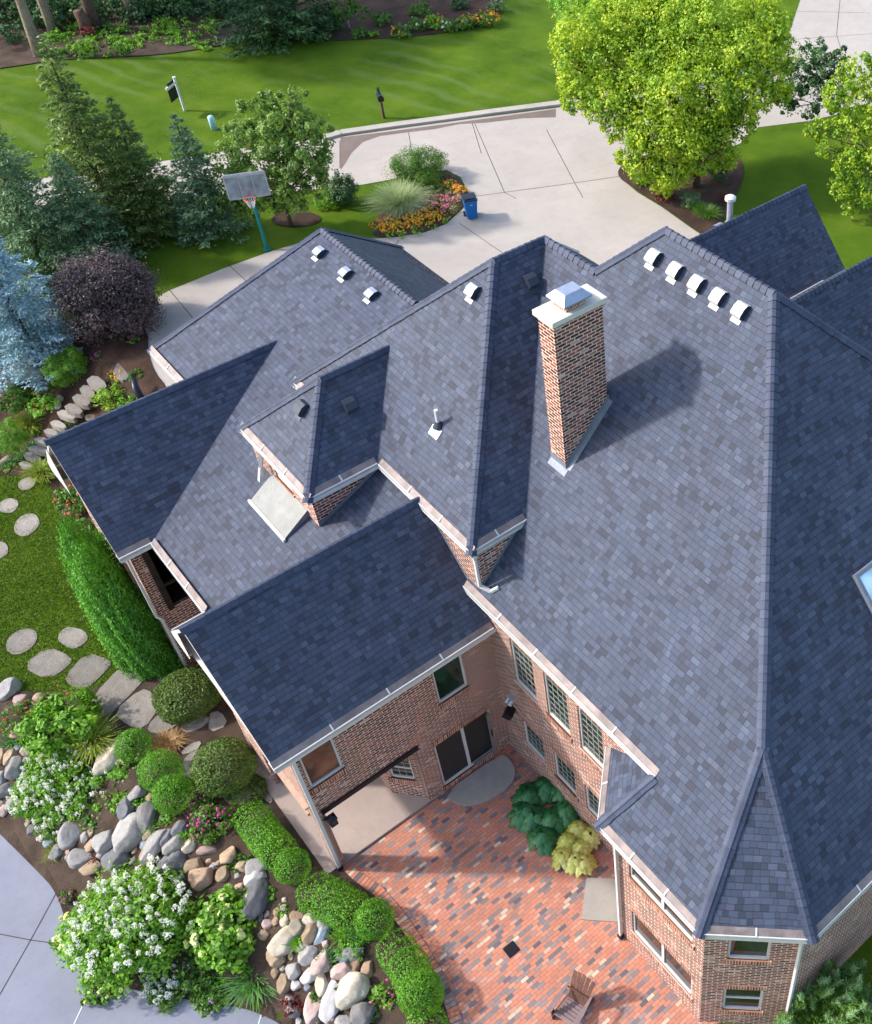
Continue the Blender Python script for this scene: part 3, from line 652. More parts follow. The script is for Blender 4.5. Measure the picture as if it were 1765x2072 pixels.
def caps(parent, a, b, ga, gb, wd=.15, step=.20, name='ridge_cap'):
    """bent cap shingles laid from the low end a to the high end b; ga, gb: plane gradients (dz/dx, dz/dy) on both sides"""
    a = Vector(a); b = Vector(b); d = (b-a); Ln = d.length; d.normalize()
    def side(g, sgn):
        n = Vector((-g[0], -g[1], 1)).normalized(); s = n.cross(d)*sgn; s.normalize(); return s, n
    if side(ga, 1)[0].z+side(gb, -1)[0].z > side(gb, 1)[0].z+side(ga, -1)[0].z: ga, gb = gb, ga
    sl_, nl = side(ga, 1); sr_, nr = side(gb, -1); up = (nl+nr).normalized(); mb = MB(); n = max(1, int(Ln/step)); st = Ln/n
    for q in range(n):
        p = a+d*(q*st-.03); e = p+d*(st+.06); j = random.uniform(-.012, .012); w_ = wd*random.uniform(.94, 1.06)
        prof = lambda c, h: [c+sl_*w_+nl*(.012+h), c+sl_*w_*.5+nl*.03+up*h, c+sl_*.05+up*(.055+h)-sl_.project(up)*0, c+sr_*.05+up*(.055+h), c+sr_*w_*.5+nr*.03+up*h, c+sr_*w_+nr*(.012+h)]
        lo, hi = prof(p+up*0, .028+j*.3), prof(e, .004); k = len(lo)
        u0 = random.random()*40
        uv_ = [(u0, u0*1.7)]*4
        for x in range(k-1): mb.quad(lo[x+1], lo[x], hi[x], hi[x+1], uv_)
        base = [v-up*.05 for v in lo]
        for x in range(k-1): mb.quad(base[x+1], base[x], lo[x], lo[x+1], None, 1)
    return hbuild(mb, name, [CAPM, M['dark']], parent)
def cap_mat():
    g = NG('cap_shingle2'); ri = g.n('ShaderNodeNewGeometry').outputs['Random Per Island']; nz = g.noise(40, g.obj(), 3); n2 = g.noise(1.6, g.obj(), 3)
    wn = g.n('ShaderNodeTexWhiteNoise', noise_dimensions='2D'); g.t.links.new(g.uv(), wn.inputs['Vector'])
    b = g.ramp(g.math('ADD', g.math('MULTIPLY', n2, .5), g.math('MULTIPLY', wn.outputs[0], .5)), [(.15,(.034,.042,.070)),(.5,(.048,.059,.096)),(.85,(.066,.080,.122))]); g.col(g.mix(1., b, g.remap(nz,.3,.7,.8,1.2), 'MULTIPLY')); g.rough(.6); return g.mat
CAPM = cap_mat()
def gutter(parent, a, b, inn, name='gutter', w_=.16):
    """trough along the eave a -> b (both at the lip); inn = unit plan vector pointing into the roof"""
    a = Vector(a); b = Vector(b); i = Vector((*inn, 0)).normalized(); z = Vector((0, 0, 1)); mb = MB()
    o1 = lambda p: [p-z*.12+i*.03, p-z*.02, p+z*.06, p+z*.06+i*.026, p+z*.045+i*.028, p+i*w_+z*(w_+.014)]
    A, B = o1(a), o1(b); mt = [0, 0, 0, 0, 1]
    for q in range(5): mb.quad(A[q], B[q], B[q+1], A[q+1], None, mt[q])
    mb.quad(a-z*.12+i*.03, b-z*.12+i*.03, b-z*.12+i*(w_+.25), a-z*.12+i*(w_+.25), None, 0)
    mb.face(A, None, 0); mb.face(B[::-1], None, 0)
    n = int((b-a).length/1.6)
    for q in range(1, n+1):
        p = a.lerp(b, q/(n+1)); d = (b-a).normalized()*.02
        mb.quad(p-d+z*.065, p+d+z*.065, p+d+i*w_+z*(w_+.02), p-d+i*w_+z*(w_+.02), None, 0)
    return hbuild(mb, name, [M['white'], M['gutterin']], parent)
zW = lambda x, y: x-1.45
zS = lambda x, y: y+.6
zC = lambda x, y: 5.76+(x+y-14.13)/1.41421
zN = lambda x, y: 5.76+(x-y+3.18)/1.41421
zE = lambda x, y: 30.85-x
P0 = (16.15, 14.1)
rW = roof([(7.21,6.92),(7.21,10.39),(8.53,9.86),(8.53,17.5),(10.95,17.5),(14.85,21.4),(14.85,19.2),(16.15,17.9),P0,(10.15,8.1)], zW, (1,0), label='steep main slope facing the patio, with the chimney on it')
rS = roof([(8.95,5.16),(25.1,5.16),P0,(10.15,8.1)], zS, (0,1))
rC = roof([(7.21,6.92),(10.15,8.1),(8.95,5.16)], zC, (1,1), label='narrow slope across the corner of the bay')
rN = roof([(7.21,10.39),(8.53,9.86),(8.75,9.86),(8.75,11.93)], zN, (1,-1))
rE = roof([(25.1,5.16),(25.1,26.85),(16.15,17.9),P0], zE, (-1,0))
roof([(16.15,17.9),(14.85,19.2),(22.5,26.85),(25.1,26.85)], lambda x, y: 32.6-y, (0,-1))
roof([(14.85,19.2),(14.85,21.4),(20,26.6),(22.5,26.85)], lambda x, y: 28.25-x, (-1,0))
W_, S_, E_ = (1,0), (0,1), (-1,0)
c = .7071
caps(rW, (10.15,8.1,8.68), (*P0,14.7), S_, W_, wd=.15)
caps(rC, (7.21,6.92,5.76), (10.15,8.1,8.68), (c,c), W_, wd=.15); caps(rC, (8.95,5.16,5.76), (10.15,8.1,8.68), S_, (c,c), wd=.15)
caps(rN, (7.21,10.39,5.76), (8.53,9.86,7.08), W_, (c,-c), wd=.15)
caps(rW, (*P0,14.7), (16.15,17.9,14.7), E_, W_); caps(rW, (14.85,19.2,13.4), (16.15,17.9,14.7), (0,-1), W_)
caps(rS, (25.1,5.16,5.75), (*P0,14.7), E_, S_); caps(rW, (14.85,19.2,13.4), (14.85,21.4,13.4), E_, W_)
gutter(rW, (8.53,17.5,7.08), (8.53,9.83,7.08), (1,0)); gutter(rW, (7.21,10.39,5.76), (7.21,6.92,5.76), (1,0))
gutter(rC, (7.21,6.92,5.76), (8.95,5.16,5.76), (1,1)); gutter(rS, (8.95,5.16,5.76), (20,5.16,5.76), (0,1)); gutter(rN, (8.70,11.88,5.76), (7.21,10.39,5.76), (1,-1))
mb = MB(); mb.box((7.4,5.4,5.6),(7.45,5.45,5.62))
# soffits
mb = MB(); mb.quad((7.28,10.3,5.62),(7.28,7.0,5.62),(7.6,7.1,5.62),(7.6,10.2,5.62)); mb.quad((7.28,7.0,5.62),(9.0,5.26,5.62),(9.15,5.6,5.62),(7.6,7.1,5.62)); mb.quad((8.58,17.3,6.94),(8.58,9.9,6.94),(8.85,9.9,6.94),(8.85,17.3,6.94)); hbuild(mb, 'soffit', M['white'])
# turret roof
zTW = lambda x, y: x+.25
zTS = lambda x, y: y-8.0
T0 = (13.15, 21.4)
rTW = roof([(8.6,16.85),T0,(8.6,26.1)], zTW, (1,0), label='west slope of the middle hipped roof')
rTS = roof([(8.6,16.85),(10.3,16.85),(14.85,21.4),T0], zTS, (0,1), label='shaded south slope of the middle hipped roof')
roof([T0,(14.85,21.4),(19.5,26.1),(8.6,26.1)], lambda x, y: 13.4-(y-21.4)*.968, (0,-1))
caps(rTS, (8.6,16.85,8.85), (*T0,13.4), S_, W_, wd=.15); caps(rTW, (8.6,26.1,8.85), (*T0,13.4), W_, (0,-.968)); caps(rTS, (*T0,13.4), (14.85,21.4,13.4), (0,-.968), S_)
gutter(rTW, (8.6,21.25,8.85), (8.6,16.85,8.85), (1,0)); gutter(rTW, (8.6,26.1,8.85), (8.6,25.25,8.85), (1,0)); gutter(rTS, (8.6,16.85,8.85), (10.35,16.85,8.85), (0,1))
# dormer roof
D0, D1 = (8.45, 23.25), (10.56, 23.25)
rDS = roof([(6.49,21.29),(8.6,21.29),D1,D0], lambda x, y: y-12.44, (0,1), label='shaded south slope of the hipped dormer')
rDW = roof([(6.49,21.29),D0,(6.49,25.21)], lambda x, y: x+2.36, (1,0))
rDN = roof([(6.49,25.21),(8.6,25.21),D1,D0], lambda x, y: 34.06-y, (0,-1))
caps(rDS, (6.49,21.29,8.85), (*D0,10.81), S_, W_, wd=.15); caps(rDW, (6.49,25.21,8.85), (*D0,10.81), W_, (0,-1)); caps(rDS, (*D0,10.81), (*D1,10.81), (0,-1), S_)
gutter(rDS, (6.49,21.29,8.85), (8.62,21.29,8.85), (0,1)); gutter(rDW, (6.49,25.21,8.85), (6.49,21.29,8.85), (1,0))
# porch roof and big north roof, one low slope
zP = lambda x, y: 6.1+.45*(x-3.2)
rP = roof([(3.2,22.2),(3.2,25.6),(9.25,28.32),(6.49,29.56),(6.49,32.3),(12.6,30.85),(12.6,19.9),(8.75,19.72)], zP, (1,0), label='low sloped roof between the two gabled wings')
roof([(12.6,19.9),(12.6,30.85),(17.05,34.5),(17.05,20)], lambda x, y: 10.33-.94*(x-12.6), (-1,0), label='far slope of the garage roof')
mb = MB(); q_ = [(6.49,32.3,7.58),(12.6,30.85,10.33),(17.05,34.5,6.15)]; mb.face(q_[::-1] if False else q_, [(p[0],p[2]) for p in q_]); mb.face([(6.49,32.3,7.58),(17.05,34.5,6.15),(12.6,33,6.1)], None); hbuild(mb, 'roof', M['shingle'])
caps(rP, (6.49,32.3,7.58), (12.6,30.85,10.33), (.45,0), (0,-1.2)); caps(rP, (12.6,25.2,10.33), (12.6,30.85,10.33), (.45,0), (-.94,0))
caps(rP, (17.05,34.5,6.15), (12.6,30.85,10.33), (0,-1), (-.94,0))
gutter(rP, (3.2,25.6,6.1), (3.2,22.2,6.1), (1,0)); gutter(rP, (6.49,32.3,7.58), (6.49,29.6,7.58), (1,0))
# gabled wings
rG = roof([(2.35,16.5),(8.76,16.5),(8.76,19.35),(2.22,19.35)], lambda x, y: 6.1+(y-16.5), (0,1), label='long shaded slope above the patio wall')
rGn = roof([(2.22,19.35),(8.76,19.35),(8.76,19.70),(3.2,22.2),(2.33,22.2)], lambda x, y: 6.1+(22.2-y), (0,-1))
caps(rG, (2.20,19.35,8.95), (8.74,19.35,8.95), (0,-1), S_, wd=.16); gutter(rG, (2.33,16.5,6.1), (8.70,16.5,6.1), (0,1)); gutter(rGn, (3.25,22.2,6.1), (2.33,22.2,6.1), (0,-1))
mb = MB(); mb.face([(2.30,22.25,6.08),(2.30,21.2,7.05),(2.30,21.1,6.0),(2.32,21.5,5.55),(2.30,22.25,5.9)]); mb.box((2.3,21.3,5.86),(2.75,22.2,5.92)); hbuild(mb, 'cornice_return', M['white'])
mb = MB(); mb.box((2.4,16.6,5.9),(2.8,22.1,5.94)); mb.box((2.4,16.6,5.92),(8.7,16.9,5.96)); hbuild(mb, 'soffit', M['white'])
rH = roof([(2.31,25.6),(3.2,25.6),(9.25,28.32),(2.31,28.32)], lambda x, y: 6.1+(y-25.6), (0,1), label='long shaded slope of the north gabled wing')
rHn = roof([(2.31,28.32),(9.25,28.32),(6.49,29.56),(6.49,31.04),(2.31,31.04)], lambda x, y: 6.1+(31.04-y), (0,-1))
caps(rH, (2.28,28.32,8.82), (9.25,28.32,8.82), (0,-1), S_, wd=.16); gutter(rH, (2.31,25.6,6.1), (3.25,25.6,6.1), (0,1))
mb = MB(); mb.face([(2.29,31.1,6.1),(2.29,29.4,7.8),(2.29,29.3,6.0),(2.29,31.1,5.7)]); mb.box((2.3,30.2,5.86),(2.6,31.0,5.92)); hbuild(mb, 'cornice_return', M['white'])
# east wings
rI = roof([(20,21.85),(29.05,21.85),(29.15,24.35),(20,24.35)], lambda x, y: 6.1+(y-21.85), (0,1), label='shaded slope of the gabled wing at the back right')
roof([(20,24.35),(29.15,24.35),(29.05,26.85),(20,26.85)], lambda x, y: 8.6-(y-24.35), (0,-1)); caps(rI, (21.8,24.35,8.6), (29.15,24.35,8.6), (0,-1), S_)
rJ = roof([(20,16.05),(27.7,16.05),(27.8,18.95),(20,18.95)], lambda x, y: 6.1+(y-16.05), (0,1))
rJn = roof([(20,18.95),(27.8,18.95),(27.7,21.80),(20,21.80)], lambda x, y: 9.0-(y-18.95), (0,-1)); caps(rJ, (21.6,18.95,9.0), (27.8,18.95,9.0), (0,-1), S_, wd=.15)
gutter(rJn, (27.75,21.84,6.1), (24.8,21.84,6.1), (0,-1))

# ---- chimney
cx0, cx1, cy0, cy1, ct = 11.56, 13.0, 16.63, 17.22, 14.55
mb = MB()
for a, b in (((cx0,cy0),(cx1,cy0)), ((cx1,cy0),(cx1,cy1)), ((cx1,cy1),(cx0,cy1)), ((cx0,cy1),(cx0,cy0))): wall('', a, b, 9.6, ct, mb=mb)
chim = hbuild(mb, 'chimney', [M['brick'], M['soldier']])
mb = MB(); mb.box((cx0-.09,cy0-.09,ct), (cx1+.09,cy1+.09,ct+.15)); o = hbuild(mb, 'chimney_crown', M['crown'], chim, bevel=.015)
mb = MB(); mb.box((11.98,16.68,ct+.13), (12.55,17.16,ct+.24)); hbuild(mb, 'flue', M['soldier'], chim)
mb = MB(); z0, z1 = ct+.38, ct+.56; lo = [(11.86,16.58,z0),(12.68,16.58,z0),(12.68,17.26,z0),(11.86,17.26,z0)]; hi = [(12.02,16.74,z1),(12.52,16.74,z1),(12.52,17.10,z1),(12.02,17.10,z1)]
for q in range(4): mb.quad(lo[q], lo[(q+1)%4], hi[(q+1)%4], hi[q]); mb.quad(lo[(q+1)%4], lo[q], tuple(Vector(lo[q])-Vector((0,0,.04))), tuple(Vector(lo[(q+1)%4])-Vector((0,0,.04))))
mb.face(hi); mb.face([tuple(Vector(p)-Vector((0,0,.04))) for p in lo[::-1]])
for x, y in ((12.0,16.7),(12.53,16.7),(12.0,17.14),(12.53,17.14)): mb.box((x-.015,y-.015,ct+.2),(x+.015,y+.015,z0))
hbuild(mb, 'chimney_cap', M['ventm'], chim)
mb = MB()  # flashing: step strip on the south face, apron on the west
mb.quad((cx0,cy0-.012,zW(cx0,0)),(cx1+.05,cy0-.012,zW(cx1+.05,0)),(cx1+.05,cy0-.012,zW(cx1+.05,0)+.17),(cx0,cy0-.012,zW(cx0,0)+.17))
mb.quad((cx0,cy0-.012,zW(cx0,0)+.012),(cx0,cy0-.16,zW(cx0,0)+.012),(cx1+.05,cy0-.16,zW(cx1+.05,0)+.012),(cx1+.05,cy0-.012,zW(cx1+.05,0)+.012))
mb.quad((cx0-.012,cy1+.02,zW(cx0,0)-.02),(cx0-.012,cy0-.02,zW(cx0,0)-.02),(cx0-.012,cy0-.02,zW(cx0,0)+.2),(cx0-.012,cy1+.02,zW(cx0,0)+.2))
mb.quad((cx0-.14,cy1+.02,zW(cx0-.14,0)+.014),(cx0-.14,cy0-.1,zW(cx0-.14,0)+.014),(cx0-.012,cy0-.1,zW(cx0,0)+.014),(cx0-.012,cy1+.02,zW(cx0,0)+.014))
hbuild(mb, 'flashing', M['lead'], chim)
# wall flashings where brick meets slopes
mb = MB()
def fl(a, b, n, h=.10):
    a = Vector(a); b = Vector(b); n = Vector(n); mb.quad(a+n*.012, b+n*.012, b+n*.012+Vector((0,0,h)), a+n*.012+Vector((0,0,h)))
fl((8.75,16.95,zW(8.75,0)), (10.2,16.95,zW(10.2,0)), (0,-1,0), .14); hbuild(mb, 'flashing', M['lead']); mb = MB(); fl((6.65,21.45,zP(6.65,0)), (8.7,21.45,zP(8.7,0)), (0,-1,0), .14); hbuild(mb, 'flashing', M['lead']); mb = MB(); fl((8.75,16.9,6.5), (8.75,18.95,8.55), (-1,0,0), .14); hbuild(mb, 'flashing', M['lead'])

# ---- membrane roof in front of the dormer
mb = MB(); a = [onX(566,974,6.62), onX(637,1051,6.62)]; zi = (a[0].z+a[1].z)/2; ya, yb = 24.0, 22.0
x_o = 5.80; zo = zP(x_o, 0)+.06
top = [(x_o,yb,zo),(6.25,yb,zo+.12),(6.25,ya,zo+.12),(x_o,ya,zo)]; t2 = [(6.25,yb,zo+.12),(6.64,yb,zo+.20),(6.64,ya,zo+.20),(6.25,ya,zo+.12)]
zi = max(zo+.35, min(zi, zo+.8)); top = [(x_o,yb,zo),(6.64,yb,zi),(6.64,ya,zi),(x_o,ya,zo)]
mb.quad(*top, uv=[(0,0)]*4)
mb.quad((x_o,ya,zo),(6.64,ya,zi),(6.64,ya,6.9),(x_o,ya,6.9),m=1); mb.quad((x_o,yb,6.9),(6.64,yb,6.9),(6.64,yb,zi),(x_o,yb,zo),m=1)
mb.box((x_o-.05,yb-.05,zo-.12),(x_o+.02,ya+.05,zo+.03),2)
hbuild(mb, 'membrane_roof', [M['membrane'], M['lead'], M['white']], label='pale weathered membrane roof panel below the dormer')

# ---- roof vents, pipes, skylight
def slope_frame(p, up, s):
    """local frame on a roof slope: x across, y uphill, z normal"""
    u = Vector((*up, 0)).normalized(); y = (u+Vector((0,0,s))).normalized(); x = Vector((u.y, -u.x, 0)); z = x.cross(y)
    Mx = Matrix((x, y, z)).transposed().to_4x4(); Mx.translation = Vector(p); return Mx
def vent(p, up, s, pale=True):
    Mx = slope_frame(p, up, s); mb = MB(); w2 = .165
    prof = [(-.19,.02),(-.19,.12),(-.16,.17),(.04,.18),(.17,.13),(.21,.02)]
    pr = [(x, y) for x, y in prof]
    for q in range(len(pr)-1):
        a, b = pr[q], pr[q+1]
        mb.face([tuple(Mx @ Vector(v)) for v in ((-w2,a[0],a[1]),(w2,a[0],a[1]),(w2,b[0],b[1]),(-w2,b[0],b[1]))], None, 0)
    for sx in (-1, 1): mb.face([tuple(Mx @ Vector((sx*w2, a, b))) for a, b in (pr if sx > 0 else pr[::-1])], None, 1)
    mb.box((-w2+.02,-.205,.03),(w2-.02,-.192,.11),1,Mx)
    o = hbuild(mb, 'roof_vent', [M['white'] if pale == 2 else (M['ventm'] if pale else M['ventd']), M['ventd']])
    f = MB(); f.box((-.15,-.33,.008),(.15,-.21,.016),0,Mx); hbuild(f, 'vent_flange', M['white'] if pale else M['ventd'], o)
    return o
for y in (17.72,16.90,16.12,15.36,14.60): vent((15.6,y,zW(15.6,0)), (1,0), 1, 2)
for y in (29.96,28.33,26.77): vent((12.01,y,zP(12.01,0)), (1,0), .45, 1)
vent((12.44,21.42,zTW(12.44,0)), (1,0), 1, 1); vent((7.75,23.25,7.75+2.36), (1,0), 1, 0)
vent((13.8,20.75,zTS(0,20.75)), (0,1), 1, 0); vent((8.75,22.55,22.55-12.44), (0,1), 1, 0)
for x in (24.9, 22.3): vent((x,24.75,8.2), (0,-1), 1, 1)
mb = MB(); p = Vector((10.0,20.05,10.25)); mb.tube([p,p+Vector((0,0,.55))], .055, 10, 0); o = hbuild(mb, 'vent_pipe', M['white'], smooth=False)
mb = MB(); mb.tube([p-Vector((.02,0,.03)),p+Vector((0,0,.1)),p+Vector((0,0,.16))], [.16,.1,.065], 10); Mx = slope_frame(p,(1,0),1); hbuild(mb, 'pipe_boot', M['ventd'], o); mb = MB(); mb.box((-.2,-.33,.006),(.2,-.05,.014),0,Mx); hbuild(mb, 'pipe_flange', M['ventm'], o)
p = at(1477, 450, 8.35); p = Vector((p.x, 24.7, 8.2)) if True else p
px_ = onY(1476, 452, 24.75); p = Vector((px_.x, 24.75, px_.z))
mb = MB(); mb.tube([p-Vector((0,0,.6)),p+Vector((0,0,.95))], .11, 12); o = hbuild(mb, 'metal_flue', M['metal'])
mb = MB(); mb.tube([p+Vector((0,0,.93)),p+Vector((0,0,.97)),p+Vector((0,0,1.08)),p+Vector((0,0,1.14))], [.15,.21,.21,.12], 14); hbuild(mb, 'flue_cap', M['white'], o)
mb = MB(); mb.tube([p-Vector((0,0,.05)),p+Vector((0,0,.05))], .17, 12); hbuild(mb, 'flue_collar', M['metal'], o)
Mx = slope_frame((14.95,8.95,zS(0,8.95)), (0,1), 1); mb = MB()
for lo, hi in (((-.62,-.62,0),(-.52,.62,.12)), ((.52,-.62,0),(.62,.62,.12)), ((-.52,-.62,0),(.52,-.52,.12)), ((-.52,.52,0),(.52,.62,.12))): mb.box(lo, hi, 0, Mx)
o = hbuild(mb, 'skylight', M['lead'], label='skylight on the shaded south slope'); mb = MB(); mb.box((-.52,-.52,.05),(.52,.52,.09),0,Mx); hbuild(mb, 'pane', M['skyg'], o)

# ---- downspouts and wall fittings
def downspout(pts, w_=.085, foot=True, name='downspout'):
    mb = MB()
    for a, b in zip(pts[:-1], pts[1:]): mb.bar(a, b, w_, w_*.8)
    o = hbuild(mb, name, M['white'])
    if foot:
        f = MB(); p = Vector(pts[-1]); f.box((p.x-.07,p.y-.07,p.z-.02),(p.x+.07,p.y+.07,p.z+.12)); hbuild(f, 'downspout_boot', M['dark'], o)
    return o
downspout([(2.83,16.52,6.0),(2.83,16.80,5.7),(2.83,16.81,.05)], .10)
downspout([(7.28,9.95,5.68),(7.42,10.0,5.5),(7.42,10.02,.05)])
downspout([(8.93,5.27,5.68),(8.93,5.42,5.5),(8.93,5.43,.0)])
downspout([(8.68,16.80,8.75),(8.70,16.88,8.6),(8.70,16.88,7.55),(8.85,16.6,7.45),(9.0,16.45,7.62)], .09, False)
downspout([(2.46,25.9,6.0),(2.52,26.03,5.6),(2.52,26.03,3.05),(2.62,25.98,2.9),(2.62,25.98,.05)], .09, False)
downspout([(6.56,24.1,8.7),(6.45,24.2,8.1),(6.3,24.2,7.65)], .12, False)
def lantern(p, name='wall_lantern'):
    p = Vector(p); mb = MB(); mb.box((p.x-.09,p.y-.09,p.z-.12),(p.x+.09,p.y+.09,p.z+.12)); o = hbuild(mb, name, M['glass'])
    f = MB()
    for sx in (-1,1):
        for sy in (-1,1): f.box((p.x+sx*.09-.012,p.y+sy*.09-.012,p.z-.13),(p.x+sx*.09+.012,p.y+sy*.09+.012,p.z+.13))
    for q, r in ((.13,.13),(.22,.02)): pass
    lo = [(p.x+a*.13,p.y+b*.13,p.z+.13) for a, b in ((-1,-1),(1,-1),(1,1),(-1,1))]; ap = (p.x,p.y,p.z+.25)
    for q in range(4): f.face([lo[q],lo[(q+1)%4],ap])
    f.face(lo[::-1]); f.box((p.x-.1,p.y-.1,p.z-.16),(p.x+.1,p.y+.1,p.z-.12)); f.bar((p.x,p.y,p.z+.1),(p.x-.18,p.y+.1,p.z+.1),.03,.03)
    hbuild(f, 'lantern_frame', M['dark'], o)
lantern((3.12,16.70,2.52))
mb = MB(); p = onX(1030,1442,8.55); Mx = Matrix.Translation(p) @ Matrix.Rotation(.6,4,'Z') @ Matrix.Rotation(.5,4,'X'); mb.box((-.16,-.13,-.12),(.16,.13,.12),0,Mx); mb.bar(p,(8.75,p.y+.1,p.z+.1),.04,.04); hbuild(mb, 'outdoor_speaker', M['dark'])
mb = MB(); p = onX(1030,1413,8.6); 
for k, dx in ((0,0),(1,.14)): mb.tube([(p.x+.02,p.y-dx,p.z+.05),(p.x-.12,p.y-dx-.04,p.z-.05)], [.04,.075], 10)
mb.box((p.x-.02,p.y-.22,p.z+.0),(p.x+.15,p.y+.08,p.z+.08)); hbuild(mb, 'flood_light', M['metal'])
# ------------------------------------------------------------------ vegetation builders
def rnd(n, k=3): v = rng.normal(size=(n, k)); return v/np.linalg.norm(v, axis=1, keepdims=True)
def leaf_quads(P, N, ln, wd, tang=None, tilt=.8):
    """rhombic leaves at P, facing roughly N"""
    n = len(P); N = N+rng.normal(size=(n, 3))*tilt*.5; N /= np.linalg.norm(N, axis=1, keepdims=True)+1e-9
    T = (rng.normal(size=(n, 3)) if tang is None else tang+rng.normal(size=(n, 3))*.25)
    T -= N*(T*N).sum(1, keepdims=True); T /= np.linalg.norm(T, axis=1, keepdims=True)+1e-9
    B = np.cross(N, T); l = (ln*rng.uniform(.7, 1.3, (n, 1))); w_ = (wd*rng.uniform(.7, 1.3, (n, 1)))
    Vv = np.stack([P-T*l/2, P+B*w_/2-T*l*.05-N*w_*.12, P+T*l/2, P-B*w_/2-T*l*.05-N*w_*.12], 1).reshape(-1, 3)
    return Vv, np.arange(4*n).reshape(-1, 4)
def join(parts):
    Vs, Fs, b = [], [], 0
    for v, f in parts: Vs.append(v); Fs.append(f+b); b += len(v)
    return np.concatenate(Vs), np.concatenate(Fs)
def blob_leaves(blobs, dens, ln, wd, clump=.3, sub=26, up=.35, inner=.62, zmin=None, tilt=.9, flat=1.0):
    """blobs: (x, y, z, rx, ry, rz); leaves gather in clumps all over each blob's outer volume"""
    parts = []
    for (x, y, z, rx, ry, rz) in blobs:
        R = (rx+ry+rz)/3; area = 4*math.pi*R*R; n = max(12, int(dens*area)); k = max(5, int(sub*R*R*1.2)) if sub else 1
        c0 = rnd(k)*rng.uniform(.62, 1.02, (k, 1)); cr = clump*rng.uniform(.6, 1.3, (k, 1))
        idx = rng.integers(0, k, n); d = rnd(n)*rng.uniform(.35, 1, (n, 1))**.6
        Pn = c0[idx]+d*cr[idx]
        keep = rng.random(n) < .82; Pn = np.where(keep[:, None], Pn, rnd(n)*rng.uniform(inner, 1.02, (n, 1)))
        P = Pn*np.array([rx, ry, rz])+np.array([x, y, z]); N = d*.6+Pn*.5; N[:, 2] += up
        if zmin is not None: m_ = P[:, 2] > zmin; P, N = P[m_], N[m_]
        parts.append(leaf_quads(P, N, ln, wd, tilt=tilt))
    return join(parts)
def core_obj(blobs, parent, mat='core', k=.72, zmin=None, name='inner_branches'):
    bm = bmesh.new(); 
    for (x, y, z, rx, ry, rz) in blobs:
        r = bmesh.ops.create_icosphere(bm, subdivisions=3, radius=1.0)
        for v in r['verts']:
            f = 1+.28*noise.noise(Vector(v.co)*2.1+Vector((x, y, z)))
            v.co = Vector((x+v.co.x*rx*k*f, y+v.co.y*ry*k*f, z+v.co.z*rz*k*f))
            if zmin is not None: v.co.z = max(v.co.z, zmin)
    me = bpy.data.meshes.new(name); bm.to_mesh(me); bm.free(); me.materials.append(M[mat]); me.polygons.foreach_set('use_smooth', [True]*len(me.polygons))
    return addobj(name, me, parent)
def local(V, o): return V-np.array(o)[None, :]
def plant(name, base, label, cat, group=None): return empty(name, base, label=label, cat=cat, group=group)
def part(name, VF, mat, root):
    V, Fq = VF; me = np_mesh(name, local(V, root.location), Fq, mat); return addobj(name, me, root)
def limb(root, mat, paths, name='trunk'):
    mb = MB(); o = Vector(root.location)
    for pts, r in paths: mb.tube([Vector(p)-o for p in pts], r, 8)
    return mb.build(name, mat, root, smooth=True)
def shrub(name, px, py, rpx, rpy, mat, label, cat='shrub', z=None, ln=.07, wd=.045, dens=420, core='core', group=None, squash=None, clump=.28, sub=30, up=.35, lift=.75, kc=.80, tilt=.9):
    """a rounded plant whose blob shows at photo position px, py"""
    g = gp(px, py) if z is None else Vector((0, 0, z)); c = at(px, py, g.z+.3); r = rpx*mpp(c); c = at(px, py, g.z+r*lift*.8); g = gp(px, py) if z is None else g
    zb = hz(c.x, c.y) if z is None else z; rz = (squash or .85)*r*(rpy/rpx if rpy < rpx*1.3 else 1.1)
    c.z = zb+rz*lift; p = at(px, py, c.z); root = plant(name, (p.x, p.y, zb), label, cat, group)
    b = [(p.x, p.y, c.z, r, r, rz)]; n = random.randint(3, 5)
    for q in range(n):
        a = 2*math.pi*q/n+random.random(); k = .42; b.append((p.x+math.cos(a)*r*k, p.y+math.sin(a)*r*k, c.z+random.uniform(-.1, .12)*rz, r*.62, r*.62, rz*.75))
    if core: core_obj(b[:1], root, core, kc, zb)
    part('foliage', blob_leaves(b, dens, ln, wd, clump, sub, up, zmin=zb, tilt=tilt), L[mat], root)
    return root, b
def flowers(root, blobs, n, r, mat, name='flowers', cone=False, petals=7, zmin=None, top=-.05, size=None, face=None):
    """n flower heads of radius r spread over the upper side of the blobs"""
    parts = []
    for q in range(n):
        x, y, z, rx, ry, rz = blobs[rng.integers(len(blobs))]
        d = rnd(1)[0]; 
        while d[2] < top: d = rnd(1)[0]
        if face is not None: d = d+np.array(face); d /= np.linalg.norm(d)
        c = np.array([x+d[0]*rx*1.04, y+d[1]*ry*1.04, z+d[2]*rz*1.04]); rr = r*rng.uniform(.7, 1.25)
        if cone:
            k = petals*6; t = rng.random((k, 1)); ax = d*.35+np.array([0, 0, 1.]); ax /= np.linalg.norm(ax); P = c+ax*t*rr*2.4+rnd(k)*rr*(1-t*.75); parts.append(leaf_quads(P, rnd(k), rr*.5, rr*.42))
        else:
            k = petals; P = c+rnd(k)*rr*.62; N = (P-c)/rr+d*.7; parts.append(leaf_quads(P, N, rr*.95, rr*.8, tilt=.4))
    if n <= 60:
        for VF in parts: o = part('flower_head', VF, L[mat], root)
        return o
    return part(name, join(parts), L[mat], root)
